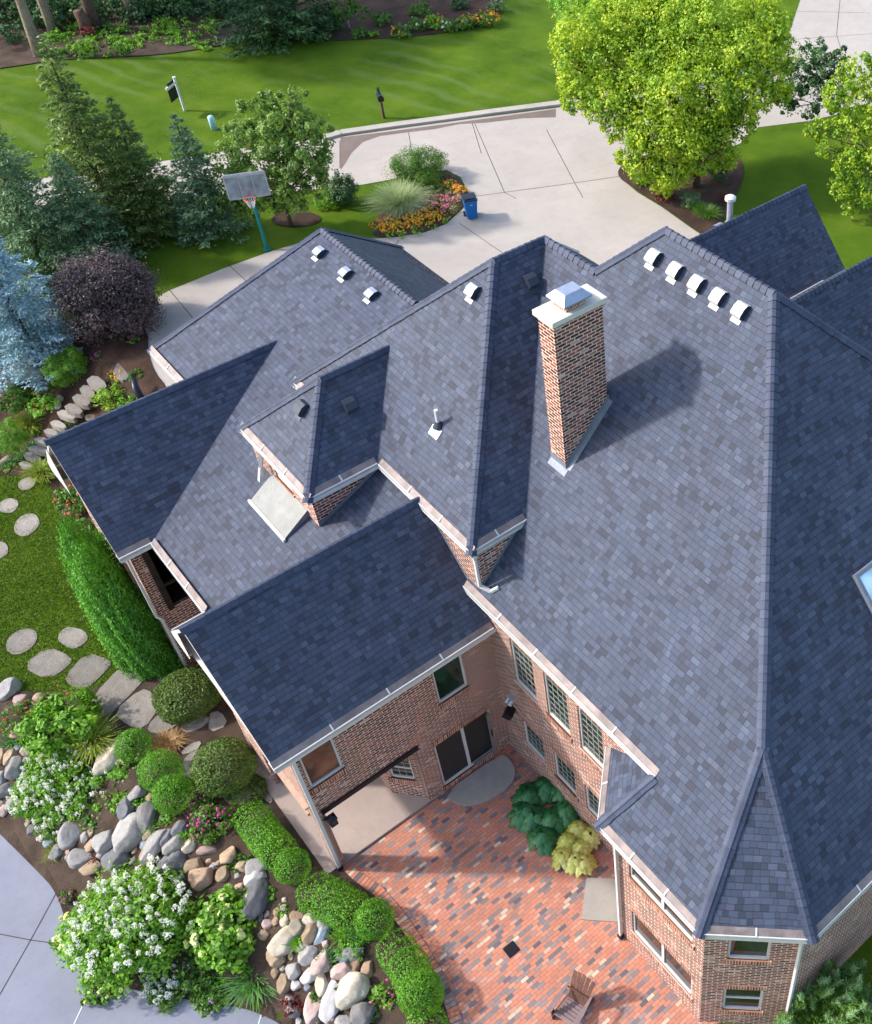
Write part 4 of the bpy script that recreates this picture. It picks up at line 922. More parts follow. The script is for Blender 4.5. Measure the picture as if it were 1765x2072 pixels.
def blades(c, n, length, spread, mat, root, w_=.012, name='blades', droop=.8, base=.12, segs=4, lean=None):
    P0_ = np.array(c)+np.concatenate([rng.normal(size=(n, 2))*base, np.zeros((n, 1))], 1)
    a = rng.uniform(0, 2*math.pi, n); s = rng.uniform(.12, 1, n)**.7*spread; l = length*rng.uniform(.6, 1.1, n)
    D = np.stack([np.cos(a), np.sin(a), np.zeros(n)], 1); S = np.stack([-np.sin(a), np.cos(a), np.zeros(n)], 1)
    if lean is not None: D = D+np.array(lean)
    Vs = []; 
    for q in range(segs+1):
        t = q/segs; out = s*t*(.5+.5*t); up = l*(t-droop*(s/spread)*t*t*.75)
        c_ = P0_+D*out[:, None]; c_[:, 2] += up; w2 = w_*(1-t*.85)
        Vs += [c_-S*w2, c_+S*w2]
    V = np.stack(Vs, 1).reshape(-1, 3); k = 2*(segs+1); b = (np.arange(n)*k)[:, None]
    Fq = np.concatenate([np.stack([b[:, 0]+2*q, b[:, 0]+2*q+1, b[:, 0]+2*q+3, b[:, 0]+2*q+2], 1) for q in range(segs)])
    return part(name, (V, Fq), L[mat], root)
def clump(name, px, py, mat, label, cat='ornamental grass', n=260, length=.6, spread=.5, z=None, w_=.012, droop=.8, base=.1, group=None, lean=None):
    g = gp(px, py) if z is None else at(px, py, z)
    root = plant(name, (g.x, g.y, g.z), label, cat, group); blades((g.x, g.y, g.z), n, length, spread, mat, root, w_, 'blades', droop, base, lean=lean); return root
def top_height(base, px, py):
    """height at which the vertical line over base shows at photo row py"""
    d = ray(px, py); k = (base[0]*d.x+base[1]*d.y)/(d.x*d.x+d.y*d.y); return CAMZ+d.z*k-base[2]

def conifer(name, bpx, bpy, tpx, tpy, rad, mat, label, z=None, dens=1., tuft=.16, group=None, droop=.28, H=None, cat='conifer', up_tips=.10, wd=.075, whorl=.26, corem='core'):
    g = gp(bpx, bpy) if z is None else at(bpx, bpy, z); H = H or top_height(g, tpx, tpy)
    root = plant(name, (g.x, g.y, g.z), label, cat, group); limb(root, M['bark'], [([(g.x,g.y,g.z-.1),(g.x,g.y,g.z+H*.5),(g.x,g.y,g.z+H*.97)], [rad*.055+.05, rad*.03+.03, .015])])
    Ps, Ns, Ts = [], [], []; nw = int(H/whorl)
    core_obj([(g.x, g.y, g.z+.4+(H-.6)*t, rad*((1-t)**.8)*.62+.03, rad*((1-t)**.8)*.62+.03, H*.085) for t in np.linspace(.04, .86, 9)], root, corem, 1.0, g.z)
    
    for w_ in range(nw):
        t = (w_+.5)/nw; zc = g.z+.25+t*(H-.25); R = rad*((1-t)**.80)*random.uniform(.86, 1.1)+.07; nb = int(7+9*(1-t))
        for b in range(nb):
            a = random.uniform(0, 2*math.pi); r_ = R*random.uniform(.72, 1.12); d = np.array([math.cos(a), math.sin(a), 0]); s = np.array([-d[1], d[0], 0])
            n = max(6, int(r_/.034*dens)); u = rng.random(n)**.62; off = rng.normal(size=n)*.20*(1.1-u*.7)*r_**.6
            zz = -droop*r_*u+up_tips*r_*(u**3)*1.6+rng.normal(size=n)*.035
            P = np.array([g.x, g.y, zc])+d*(u*r_)[:, None]+s*off[:, None]; P[:, 2] += zz
            T = d[None]*.8+s[None]*np.sign(off)[:, None]*.65; T[:, 2] -= .12
            Ps.append(P); Ts.append(T); Ns.append(np.tile([[0, 0, 1.]], (n, 1))+rng.normal(size=(n, 3))*.35)
    P, N, T = map(np.concatenate, (Ps, Ns, Ts)); part('foliage', leaf_quads(P, N, tuft, wd, T, .5), L[mat], root)
    tip = np.array([[g.x, g.y, g.z+H]]); return root
def pixel_blobs(items, base, yoff=0):
    """(px, py, rpx, depth offset): spheres standing around the vertical plane through base that faces the camera"""
    n = Vector((CF.x, CF.y, 0)).normalized(); o = []
    for it in items:
        px, py, rp, dz = it[:4]; d = ray(px, py); t = ((Vector(base)-CAM).dot(n)+dz)/d.dot(n); p = CAM+d*t; r = rp*mpp(p); o.append((p.x, p.y, p.z, r, r, r*.9))
    return o
def tree(name, bpx, bpy, items, mat, label, z=3.0, ln=.16, wd=.10, dens=60, bark='bark', tr=.16, group=None, clump=.24, sub=16, inner=.2, extra=None, up=.3, cat='tree', zfloor=None, stems=1):
    g = at(bpx, bpy, z); root = plant(name, (g.x, g.y, g.z), label, cat, group); B = pixel_blobs(items, g); paths = []
    cz = sum(b[2] for b in B)/len(B); fork = Vector((g.x, g.y, g.z+max(.5, (cz-g.z)*.45)))
    for s in range(stems):
        o = Vector((random.uniform(-.15, .15), random.uniform(-.15, .15), 0))*(s > 0)*2
        paths.append(([g+o-Vector((0,0,.1)), g.lerp(fork, .5)+o*1.5, fork+o*3], [tr, tr*.8, tr*.65]))
    for b in B:
        c_ = Vector(b[:3]); k = fork.lerp(c_, .5)+Vector((random.uniform(-.3,.3), random.uniform(-.3,.3), random.uniform(.0,.4)))
        paths.append(([fork-Vector((0,0,.05)), k, c_], [tr*.5, tr*.3, tr*.12]))
        for _ in range(3):
            e = c_+Vector(rnd(1)[0])*b[3]*.8; paths.append(([k.lerp(c_, .5), c_.lerp(e, .5), e], [tr*.2, tr*.12, tr*.05]))
    limb(root, M[bark], paths); VF = blob_leaves(B, dens, ln, wd, clump, sub, up, inner=inner, zmin=g.z+(zfloor or .3)); part('crown', VF, L[mat], root)
    if extra: part('crown_second_leaf', blob_leaves([(b[0],b[1],b[2]+b[5]*.15,b[3]*1.02,b[4]*1.02,b[5]) for b in B], dens*extra[1], ln, wd, clump, sub, up, inner=.8), L[extra[0]], root)  # leaves of a second colour over the slightly raised outer crown
    return root, B

# ------------------------------------------------------------------ trees round the drive
tree('river_birch', 1408, 378, [(1180,75,62,1.5),(1160,135,45,.5),(1240,60,62,2),(1260,130,70,1),(1330,40,66,2.5),(1290,20,50,3),(1390,30,60,2),(1460,30,62,1.5),(1530,45,58,1.5),(1560,110,50,.5),(1500,110,62,0),(1420,100,66,.5),(1350,110,64,1),
   (1175,195,42,-.5),(1225,205,55,-.5),(1290,200,60,-.5),(1360,190,66,-1),(1440,190,64,-1),(1510,190,56,-.5),(1570,170,38,0),(1260,255,42,-1),(1320,270,55,-1.5),(1390,270,60,-1.5),(1450,265,52,-1),(1500,250,36,-.5),(1300,330,46,-1.2),(1355,345,46,-1.6),(1410,320,42,-1.4),(1460,315,36,-1),(1340,372,30,-1.2),(1270,320,26,-1),(1570,60,36,1),(1130,100,22,1),(1580,200,20,0)],
   'lime', 'huge lime green birch tree overhanging the drive with a brown trunk', ln=.15, wd=.10, dens=112, tr=.24, extra=('lime2', .35), sub=17, clump=.27)
tree('pale_birch', 1330, 235, [(1170,40,50,5),(1230,20,55,6),(1310,10,55,6),(1150,0,40,6),(1200,110,40,4.5),(1300,80,60,5),(1370,60,50,5)], 'bright', 'pale trunked green tree behind the lime green birch', ln=.15, wd=.10, dens=85, bark='barkw', tr=.12)
tree('dark_plum_tree', 1695, 262, [(1640,110,36,1),(1610,150,34,0),(1670,140,36,0),(1600,195,28,0),(1655,185,34,-.5),(1700,170,30,-.3),(1640,225,22,-.5),(1600,218,20,-.3),(1690,215,22,-.5),(1700,120,26,.6)], 'dark', 'small dark green tree between the drive and the right hand tree', ln=.15, wd=.10, dens=130, tr=.10)
tree('yellow_green_tree', 1790, 430, [(1740,150,42,1),(1700,195,40,.5),(1765,200,45,.5),(1720,260,36,0),(1660,260,26,0),(1780,260,45,0),(1670,300,24,-.5),(1720,330,38,-.6),(1765,330,40,-.6),(1705,380,32,-.8),(1750,390,38,-.8),(1640,265,18,0),(1720,420,22,-.9),(1790,130,36,1)], 'lime2', 'yellow green tree cut by the right edge with bare grey twigs inside', ln=.14, wd=.10, dens=105, bark='barkg', tr=.13, extra=('lime', .35), stems=2)
tree('maple', 590, 458, [(545,205,31,.5),(600,200,26,.5),(520,235,41,.5),(580,240,51,.5),(635,255,41,.5),(490,275,43,0),(550,285,56,0),(615,300,56,0),(470,325,43,-.2),(535,345,53,-.4),(600,355,53,-.4),(645,325,36,0),(480,380,48,-.6),(540,400,39,-.7),(595,410,36,-.6),(450,400,31,-.6),(500,425,31,-.7),(640,375,31,-.3),(590,185,14,.5)], 'maple', 'round pale green maple behind the basketball hoop', ln=.13, wd=.10, dens=150, tr=.11, sub=18, clump=.22)

# conifers along the left
conifer('spruce', 245, 478, 98, 66, 2.6, 'spruce', 'tallest olive green spruce with a thin bare top, at the left', z=2.9, dens=1.25, tuft=.22)
conifer('spruce', 95, 545, 45, 190, 2.9, 'spruce2', 'broad grey green spruce just left of the tallest one', z=2.9, dens=1.2, tuft=.20)
conifer('spruce', 322, 470, 250, 190, 1.9, 'spruce', 'olive spruce leaning against the right of the tallest one', z=2.9, dens=1.2, tuft=.22)
conifer('spruce', 432, 474, 372, 224, 1.75, 'spruce2', 'narrow dark spruce standing alone left of the pale green maple', z=3.0, dens=1.25, tuft=.20)
conifer('spruce', -20, 470, -60, 215, 2.6, 'spruce', 'dark spruce cut by the left edge of the picture', z=2.8, dens=1.1, tuft=.22)
conifer('spruce', 205, 540, 150, 300, 2.1, 'spruce2', 'lower dark spruce in front of the tallest one, above the plum bush', z=2.9, dens=1.3, tuft=.20)
conifer('blue_spruce', 75, 728, 12, 378, 2.45, 'blue', 'silvery blue spruce at the left above the upper garden bed', z=2.0, dens=1.5, tuft=.17, wd=.07, corem='coreblue')
r_, b_ = shrub('purple_bush', 215, 600, 88, 92, 'plum', 'big dark purple leaved bush beside the blue spruce', z=2.9, ln=.10, wd=.055, dens=330, core='coreplum', squash=.95, clump=.34, sub=20, lift=.9)
part('twigs', blob_leaves([(x, y, z, rx*1.22, ry*1.22, rz*1.15) for x, y, z, rx, ry, rz in b_[:1]], 26, .13, .05, .2, 14), L['plum'], r_)
shrub('evergreen_shrub', 692, 385, 30, 42, 'dark', 'small dark upright shrub right of the maple', z=3, ln=.08, wd=.05, dens=300, squash=1.2)
shrub('clipped_shrub', 848, 336, 57, 38, 'mid', 'rounded grey green shrub at the top of the drive island', z=3, ln=.06, wd=.035, dens=520, squash=1.0)
shrub('low_shrub', 665, 405, 28, 20, 'bright', 'light green low plant at the foot of the maple', z=3, ln=.07, wd=.04, dens=260)

# drive island
g = clump('ornamental_grass', 812, 425, 'oat', 'fountain of pale striped ornamental grass on the drive island', n=1700, length=1.55, spread=1.75, z=3.03, w_=.014, droop=.85, base=.22)
clump('fern_plant', 862, 365, 'bright', 'feathery green fern beside the clipped island shrub', 'fern', n=120, length=.7, spread=.6, z=3.03, w_=.05, droop=.8)
def flowerbed(name, pxs, r_px, mat, fmat, nf, fr, label, z=3.03, ln=.06, dens=260, cat='flower bed', group=None, f2=None):
    c0 = at(*pxs[0], z); root = plant(name, (c0.x, c0.y, z), label, cat, group); B = []
    for px, py in pxs:
        c = at(px, py, z+.2); r = r_px*mpp(c); B.append((c.x, c.y, z+.18, r, r, r*.62))
    part('foliage', blob_leaves(B, dens, ln, ln*.55, .3, 30, .5, zmin=z), L[mat], root); flowers(root, B, nf, fr, fmat, top=.1)
    if f2: flowers(root, B, nf//2, fr, f2, 'pale_flowers', top=.1)
    return root
flowerbed('orange_daisies', [(765,455),(785,462),(805,462),(790,448),(815,450),(835,442),(850,435),(862,446),(835,456),(870,428),(885,440)], 17, 'mid', 'orange', 560, .055, 'thick band of orange daisies along the front of the drive island')
flowerbed('yellow_daisies', [(912,372),(925,382),(935,385)], 13, 'mid', 'orange', 120, .05, 'small patch of orange daisies at the island tip above the blue bin')
flowerbed('mixed_flowers', [(870,408),(890,405),(905,412),(918,398),(905,425),(930,405),(885,420)], 16, 'mid', 'pink', 200, .05, 'pink and coral flowers beside the blue bin', f2='coral')
flowerbed('edging_plants', [(790,472),(815,474),(845,466),(875,455),(900,442),(920,425)], 12, 'bright', 'orange', 8, .03, 'low bright green edging along the rim of the drive island')
flowerbed('low_perennials', [(890,372),(880,385),(905,380)], 16, 'mid', 'orange', 10, .04, 'dull green perennials between fern and orange daisies')

# clipped lawn-like hedge and balls below the house
def hedge(pxs, wpx, label, hgt=.75, name='box_hedge', group='box hedge along the patio curve'):
    c = [at(x, y, hgt*.9+.0) for x, y in pxs]; w_ = [wpx*mpp(p) for p in c]; root = plant(name, (c[0].x, c[0].y, 0), label, 'hedge', group)
    B = []; 
    for (a, b) in zip(c[:-1], c[1:]):
        n = max(1, int((b-a).length/.22))
        for q in range(n+1): p = a.lerp(b, q/n); B.append((p.x, p.y, hgt*.48, w_[0], w_[0], hgt*.56))
    core_obj(B, root, 'core', .80, 0); 
    P, N = [], []
    for (x, y, z, rx, ry, rz) in B:
        n = int(1900*rx*.6*.45*4); u = rnd(n); u[:, 2] = np.abs(u[:, 2])*.9+rng.uniform(-.5, .1, n); s = np.maximum(np.abs(u[:, :2]).max(1), np.abs(u[:, 2])*.8)[:, None]; s2 = np.linalg.norm(u, axis=1, keepdims=True)
        q = u/(s*.35+s2*.65); P.append(q*np.array([rx, ry, rz])*rng.uniform(.93, 1.04, (n, 1))+np.array([x, y, z])); N.append(q)
    P = np.concatenate(P); N = np.concatenate(N); m_ = P[:, 2] > 0; part('foliage', leaf_quads(P[m_], N[m_], .048, .026, tilt=.9), L['box'], root)
def ballbush(px, py, rpx, label, mat='box', z=None, squash=.95, name='box_ball', ln=.048, dens=2300, group=None, rpy=None, lift=.85):
    g = gp(px, py); z = g.z if z is None else z; c = at(px, py, z+.4); r = rpx*mpp(c); rz = r*squash; c = at(px, py, z+rz*lift); zb = hz(c.x, c.y)
    root = plant(name, (c.x, c.y, zb), label, 'clipped bush', group); b = (c.x, c.y, zb+rz*lift, r, r, rz); core_obj([b], root, 'core', .86, zb)
    n = int(dens*4*math.pi*r*r*.6); u = rnd(n); P = u*rng.uniform(.92, 1.04, (n, 1))
    bump_ = np.array([noise.noise(Vector(q)*2.6+Vector((px*.1, 0, 0))) for q in u[::1]])*.10; P = P*(1+bump_[:, None]); P = P*np.array([r, r, rz])+np.array(b[:3]); m_ = P[:, 2] > zb
    part('foliage', leaf_quads(P[m_], u[m_], ln, ln*.5, tilt=1.2), L[mat], root); return root
hedge([(507,1648),(530,1680),(560,1715)], 36, 'upper end of the clipped box hedge, beside the porch corner')
hedge([(640,1800),(672,1815),(705,1835)], 42, 'box hedge stretch between the upper ball and the second ball')
hedge([(800,1915),(825,1950),(842,1990)], 40, 'box hedge stretch between second and third ball, along the patio curve')
hedge([(862,2062),(868,2110)], 38, 'last bit of the box hedge at the bottom edge')
ballbush(592,1752,36,'upper box ball where the hedge bends near the downspout', z=0); ballbush(757,1860,40,'second box ball, halfway down the hedge', z=0); ballbush(852,2010,46,'largest box ball near the bottom edge by the patio curve', z=0)
ballbush(270,1508,34,'small round box ball beside the tan grass', z=0); ballbush(325,1560,42,'middle box ball of the three above the boulders', z=0); ballbush(350,1606,40,'lowest box ball of the three, next to the pink flowers', z=0)
ballbush(378,1405,62,'wide olive yew mound beside the flagstone path', 'yew', 0, .62, 'yew_bush', .07, 1900); ballbush(452,1552,60,'large olive yew dome against the porch wall', 'yew', 0, .85, 'yew_bush', .07, 1900)
ballbush(500,1600,38,'low spreading yew behind the large yew dome', 'yew', 0, .4, 'yew_bush', .06, 1700)
ballbush(345,1328,32,'soft green bush at the foot of the arborvitae', 'arb', 0, .8, 'foundation_bush', .07, 900)
shrub('rounded_shrub', 133, 742, 45, 42, 'bright', 'round bright green shrub in the upper garden bed', z=1.9, ln=.05, wd=.03, dens=1000, squash=.95, core='core', kc=.86)

# arborvitae along the west wall of the north wing
for k, (bx, by, tx, ty, r, lb) in enumerate(((262,1290,140,1050,.62,'first arborvitae from the left, tallest, against the lawn'),(292,1335,172,1100,.66,'second arborvitae from the left, in front of the tallest'),(318,1345,232,1165,.60,'third arborvitae, close to the wall'),(300,1260,195,1085,.55,'arborvitae behind the others, nearest the wall'))):
    g = at(bx, by, 0); H = top_height(g, tx, ty); root = plant('arborvitae', (g.x, g.y, 0), lb, 'conifer', 'arborvitae along the wall')
    zs = np.linspace(.15, H*.97, 16); B = [(g.x, g.y, z, r*math.sin(math.pi*min(1, (1-(z/H)**2.2)*.5+.0))**.8+.05, r*math.sin(math.pi*min(1, (1-(z/H)**2.2)*.5))**.8+.05, .34) for z in zs]
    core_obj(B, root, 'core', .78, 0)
    P, N = [], []
    for b in B:
        n = int(5200*b[3]*.34); a = rng.uniform(0, 2*math.pi, n); rr = b[3]*(1+.13*np.sin(a*7+b[2]*3)+rng.normal(size=n)*.05); zz = b[2]+rng.uniform(-.32, .32, n); P.append(np.stack([b[0]+np.cos(a)*rr, b[1]+np.sin(a)*rr, zz], 1)); N.append(np.stack([np.cos(a), np.sin(a), np.full(n, .35)], 1))
    P = np.concatenate(P); N = np.concatenate(N); T = np.tile([[0, 0, 1.]], (len(P), 1)); part('foliage', leaf_quads(P, N, .10, .04, T, .9), L['arb'], root)

# lower garden
r_, b_ = shrub('leafy_hydrangea', 128, 1455, 76, 66, 'bright', 'broad leaved bright green hydrangea above the boulders', z=0, ln=.17, wd=.10, dens=105, squash=.75, clump=.3, sub=10)
flowers(r_, b_, 5, .07, 'coral', petals=10)
clump('day_lily', 195, 1505, 'ygr', 'fountain of green yellow day lily leaves beside the leafy hydrangea', n=520, length=.95, spread=.95, z=0, w_=.02)
clump('tan_grass', 345, 1508, 'tanb', 'tan dried grass tuft beside the flagstone path', n=520, length=.5, spread=.60, z=0, w_=.013, droop=.95)
clump('japanese_forest_grass', 82, 1095+20, 'ygr', 'small tuft in the lawn', n=20, length=.2, spread=.2, z=0) if False else None
r_, b_ = shrub('red_flowers', 42, 1452, 44, 32, 'mid', 'tangle of red flowers at the left edge above the cobbles', z=0, ln=.10, wd=.05, dens=120, squash=.6, core=None)
flowers(r_, b_, 26, .05, 'red')
def spire_shrub(name, px, py, rx, ry, z, mat, fmat, label, n, r, ln=.12, wd=.06, dens=240, cone=True, squash=.6, core=None, petals=7, kc=.8):
    R_, B_ = shrub(name, px, py, rx, ry, mat, label, z=z, ln=ln, wd=wd, dens=dens, squash=squash, core=core, kc=kc); flowers(R_, B_, n, r, fmat, cone=cone, petals=petals, face=(-.1,-.15,.4)); return R_, B_
spire_shrub('white_astilbe', 105, 1560, 55, 34, -.3, 'bright', 'white', 'loose white flowering shrub at the top of the left bank', 34, .07)
spire_shrub('white_astilbe', 75, 1610, 52, 40, -.9, 'bright', 'white', 'white flowering shrub hanging over the lower terrace at the left', 52, .075)
spire_shrub('white_astilbe', 190, 1590, 58, 44, -.7, 'bright', 'white', 'white flowering shrub in the middle of the left bank', 40, .065)
spire_shrub('white_astilbe', 250, 1548, 34, 28, -.2, 'bright', 'cream', 'pale flowering shrub below the small round box ball', 18, .055)
spire_shrub('white_astilbe', 112, 1668, 42, 34, -1.2, 'mid', 'white', 'white flowers spilling onto the lower terrace beside the boulders', 32, .07)
spire_shrub('green_filler', 210, 1652, 44, 34, -.9, 'mid', 'cream', 'mixed green perennials above the grey boulders', 6, .04)
clump('reed_clump', 118, 1725, 'ygr', 'yellow green reeds at the edge of the lower terrace', n=260, length=.55, spread=.45, z=-1.4, w_=.014)
spire_shrub('pink_zinnias', 400, 1612, 30, 24, 0, 'mid', 'pink', 'pink flowers next to the lowest box ball', 30, .045, cone=False, dens=150)
spire_shrub('pink_zinnias', 425, 1665, 44, 40, 0, 'mid', 'mag', 'magenta and pink flowers left of the hedge end', 42, .05, cone=False, dens=170, petals=8)
clump('fern_plant', 378, 1702, 'bright', 'light green fern among the boulders below the pink flowers', 'fern', n=170, length=.5, spread=.45, z=-.2, w_=.035)
r_, b_ = spire_shrub('white_hydrangea', 275, 1872, 118, 118, -1.35, 'bright', 'white', 'great white flowering hydrangea in the lower bed', 170, .095, ln=.13, wd=.08, dens=190, squash=.75, core='core', kc=.7)
r_, b_ = spire_shrub('mophead_hydrangea', 178, 1895, 66, 110, -1.4, 'bright', 'cream', 'green hydrangea with pale heads at the left flank of the great white one', 34, .09, ln=.15, wd=.11, dens=150, cone=False, petals=26, squash=.72, core='core', kc=.7)
r_, b_ = spire_shrub('mophead_hydrangea', 462, 1880, 76, 78, -1.1, 'bright', 'cream', 'hydrangea with round lime green heads, right of the great white one', 36, .115, ln=.16, wd=.12, dens=150, cone=False, petals=30, squash=.8, core='core', kc=.7)
spire_shrub('small_hydrangea', 340, 1800, 62, 34, -.9, 'mid', 'white', 'upper white flowering shoots behind the great hydrangea', 26, .08, squash=.6)
spire_shrub('mophead_hydrangea', 215, 1985, 50, 26, -1.45, 'mid', 'cream', 'front rim of pale hydrangea heads over the lower terrace', 20, .085, cone=False, petals=26, squash=.5)
spire_shrub('white_hydrangea', 340, 1985, 52, 26, -1.45, 'mid', 'white', 'lowest white hydrangea heads over the lower terrace', 40, .085, squash=.5)
clump('strappy_plant', 520, 1985, 'juni', 'dark strap leaved plant in front of the lime headed hydrangea', 'plant', n=360, length=.75, spread=1.0, z=-1.3, w_=.030, droop=1.0)
spire_shrub('purple_heather', 430, 2010, 44, 18, -1.45, 'mid', 'violet', 'low green plants with violet flowers at the terrace edge', 14, .05, cone=False)
spire_shrub('magenta_flowers', 135, 1812, 16, 44, -1.4, 'mid', 'mag', 'magenta flowers at the left rim of the lower bed', 14, .05, cone=False)
r_, b_ = shrub('red_barberry', 592, 2030, 26, 26, 'redl', 'dark red leaved barberry beside the white boulders', z=-1.2, ln=.06, wd=.035, dens=300, core=None)
r_, b_ = shrub('red_barberry', 200, 1732, 24, 18, 'redl', 'small red plant between the grey boulders', z=-1.0, ln=.05, wd=.035, dens=260, core=None)
spire_shrub('pink_shrub_rose', 775, 2020, 40, 60, -.3, 'bright', 'pink', 'sprawling green plant with pink flowers below the largest box ball', 22, .05, cone=False, dens=140)
clump('small_tuft', 572, 1860, 'juni', 'short green tuft among the cobbles left of the hedge', 'plant', n=150, length=.35, spread=.35, z=-.9, w_=.018)
shrub('trailing_green', 715, 1925, 34, 36, 'box', 'loose green sprigs at the outer foot of the second box ball', z=-.3, ln=.07, wd=.04, dens=240, core=None)

spire_shrub('white_astilbe', 150, 1530, 46, 26, -.1, 'bright', 'white', 'upper white flowering sprays right below the leafy hydrangea', 24, .065)
spire_shrub('white_astilbe', 150, 1625, 48, 36, -.9, 'bright', 'white', 'white flowering sprays between the two larger ones of the left bank', 30, .07)
spire_shrub('green_filler', 255, 1610, 40, 34, -.5, 'bright', 'cream', 'bright green foliage left of the dark rounded boulder', 6, .05)
spire_shrub('green_filler', 395, 1765, 40, 22, -.9, 'mid', 'cream', 'green foliage above the lime headed hydrangea', 5, .05)
shrub('green_filler', 405, 1960, 46, 34, 'mid', 'mid green foliage filling the gap between both large hydrangeas', z=-1.4, ln=.12, wd=.06, dens=220, core='core')
shrub('green_filler', 520, 1920, 30, 40, 'mid', 'mid green foliage right of the lime headed hydrangea', z=-1.2, ln=.12, wd=.06, dens=200, core=None)
shrub('green_filler', 145, 1700, 24, 18, 'yew', 'olive tuft of foliage among the grey boulders near the reeds', z=-1.2, ln=.08, wd=.04, dens=240, core=None)
R2 = random.Random(12)
for k in range(60):
    x, y = R2.choice([(R2.uniform(0,330), R2.uniform(1500,1720)), (R2.uniform(330,480), R2.uniform(1560,1720)), (R2.uniform(560,760), R2.uniform(1800,2072)), (R2.uniform(120,560), R2.uniform(1740,2030)), (R2.uniform(0,110), R2.uniform(760,950))])
    g_ = gp(x, y)
    if g_.z < -1.45 or (x < 120 and y > 1640): continue
    if R2.random() < .35: clump('perennial', x, y, R2.choice(['juni','bright','mid']), 'low leafy perennial between the stones and shrubs of the garden slope', 'perennial', n=110, length=.36, spread=.36, z=g_.z, w_=.022, group='perennials of the garden slope')
    else: shrub('perennial', x, y, R2.uniform(13, 24), R2.uniform(9, 15), R2.choice(['mid','bright','box','mid','maple']), 'low leafy perennial between the stones and shrubs of the garden slope', 'perennial', z=g_.z, ln=.10, wd=.05, dens=170, core=None, squash=.5, group='perennials of the garden slope')
# hostas: big leaves in a rosette, in the patio corner
def hosta(name, spots, rad, mat, label, lf, n):
    c0 = gp(*spots[0]); root = plant(name, (c0.x, c0.y, 0), label, 'hosta'); parts = []
    for px, py in spots:
        c = at(px, py, .35); c.z = .25
        for q in range(n):
            a = random.uniform(0, 2*math.pi); t = random.uniform(.15, 1)**.7; r_ = rad*t; h_ = .50*(1-t*.75)+random.uniform(-.03, .05); p = np.array([c.x+math.cos(a)*r_, c.y+math.sin(a)*r_, .06+h_])
            d = np.array([math.cos(a), math.sin(a), -.35-.5*t]); d /= np.linalg.norm(d); s = np.array([-math.sin(a), math.cos(a), random.uniform(-.25, .25)]); nn = np.cross(d, s); l = lf*random.uniform(.8, 1.2); w_ = l*.40
            pts = [p-d*l*.5, p-d*l*.30+s*w_*.85-nn*.02, p+s*w_-nn*.03, p+d*l*.3+s*w_*.6-nn*.02, p+d*l*.55, p+d*l*.3-s*w_*.6-nn*.02, p-s*w_-nn*.03, p-d*l*.30-s*w_*.85-nn*.02]
            m_ = p+nn*.035; V = np.array(pts+[m_, p-d*l*.25+nn*.02, p+d*l*.3+nn*.02]); Fq = np.array([[0,1,9,9],[1,2,8,9],[2,3,10,8],[3,4,10,10],[4,5,10,10],[5,6,8,10],[6,7,9,8],[7,0,9,9]]); parts.append((V, Fq))
    mb = MB(); o = np.array([c0.x, c0.y, 0])
    for V, Fq in parts:
        V = V-o; b = len(mb.v); mb.v += [tuple(v) for v in V]
        for f in Fq: ff = list(dict.fromkeys(int(x)+b for x in f)); mb.f.append(ff); mb.uv.append([(0,0)]*len(ff)); mb.m.append(0)
    ob = mb.build('foliage', L[mat], root); ob.data.polygons.foreach_set('use_smooth', [True]*len(ob.data.polygons))
hosta('dark_hosta', [(1070,1605),(1105,1590),(1135,1600),(1080,1650),(1115,1655),(1145,1640),(1100,1690),(1060,1640),(1150,1575)], .44, 'hosta', 'large dark blue green hosta bed against the lit brick wall', .27, 62)
hosta('yellow_hosta', [(1150,1700),(1175,1715),(1195,1690),(1165,1740),(1140,1730),(1180,1745),(1170,1675)], .34, 'hosty', 'bright yellow green hosta beside the bay downspout', .20, 70)
r_, b_ = shrub('coral_shrub', 160, 1010, 46, 70, 'mid', 'shrub with coral red seed heads along the wall of the north wing', z=.2, ln=.12, wd=.08, dens=110, core=None, squash=.5)
flowers(r_, b_, 34, .075, 'coral', petals=9)
shrub('wall_greenery', 175, 1075, 28, 34, 'mid', 'mixed greenery between coral shrub and arborvitae', z=.1, ln=.09, wd=.05, dens=150, core=None)
shrub('wall_greenery', 255, 1180, 22, 50, 'bright', 'light green plants squeezed between arborvitae and the wall', z=.1, ln=.09, wd=.04, dens=150, core=None)
shrub('foot_shrub', 100, 950, 24, 20, 'lime2', 'yellow green leaves at the foot of the steps near the roof corner', z=.2, ln=.10, wd=.05, dens=120, core=None)

# upper garden
clump('day_lily', 62, 868, 'ygr', 'golden green day lily tuft beside the garden steps', n=420, length=.95, spread=.85, w_=.018)
clump('day_lily', 88, 965, 'ygr', 'bright grass tuft under the gable corner at the foot of the steps', n=380, length=.9, spread=.75, z=.2, w_=.02)
shrub('juniper', 18, 885, 34, 44, 'bright', 'soft green feathery plants left of the golden day lily', z=.6, ln=.12, wd=.02, dens=420, core='core')
spire_shrub('garden_flowers', 30, 810, 36, 22, 1.2, 'mid', 'mag', 'green perennials with magenta flowers at the left of the upper bed', 14, .05, cone=False, dens=160)
spire_shrub('garden_flowers', 85, 820, 30, 24, 1.5, 'bright', 'red', 'green perennials with one red bloom left of the steps', 4, .06, cone=False, dens=170)
spire_shrub('garden_flowers', 90, 790, 24, 18, 1.7, 'mid', 'pink', 'pink blooms below the round bright shrub', 8, .045, cone=False, dens=150)
spire_shrub('phlox', 208, 722, 24, 20, 2.4, 'mid', 'mag', 'magenta phlox in front of the purple bush', 24, .055, cone=False, dens=170)
spire_shrub('phlox', 272, 690, 18, 20, 2.8, 'mid', 'pink', 'pink phlox between the purple bush and the drive corner', 18, .05, cone=False, dens=150)
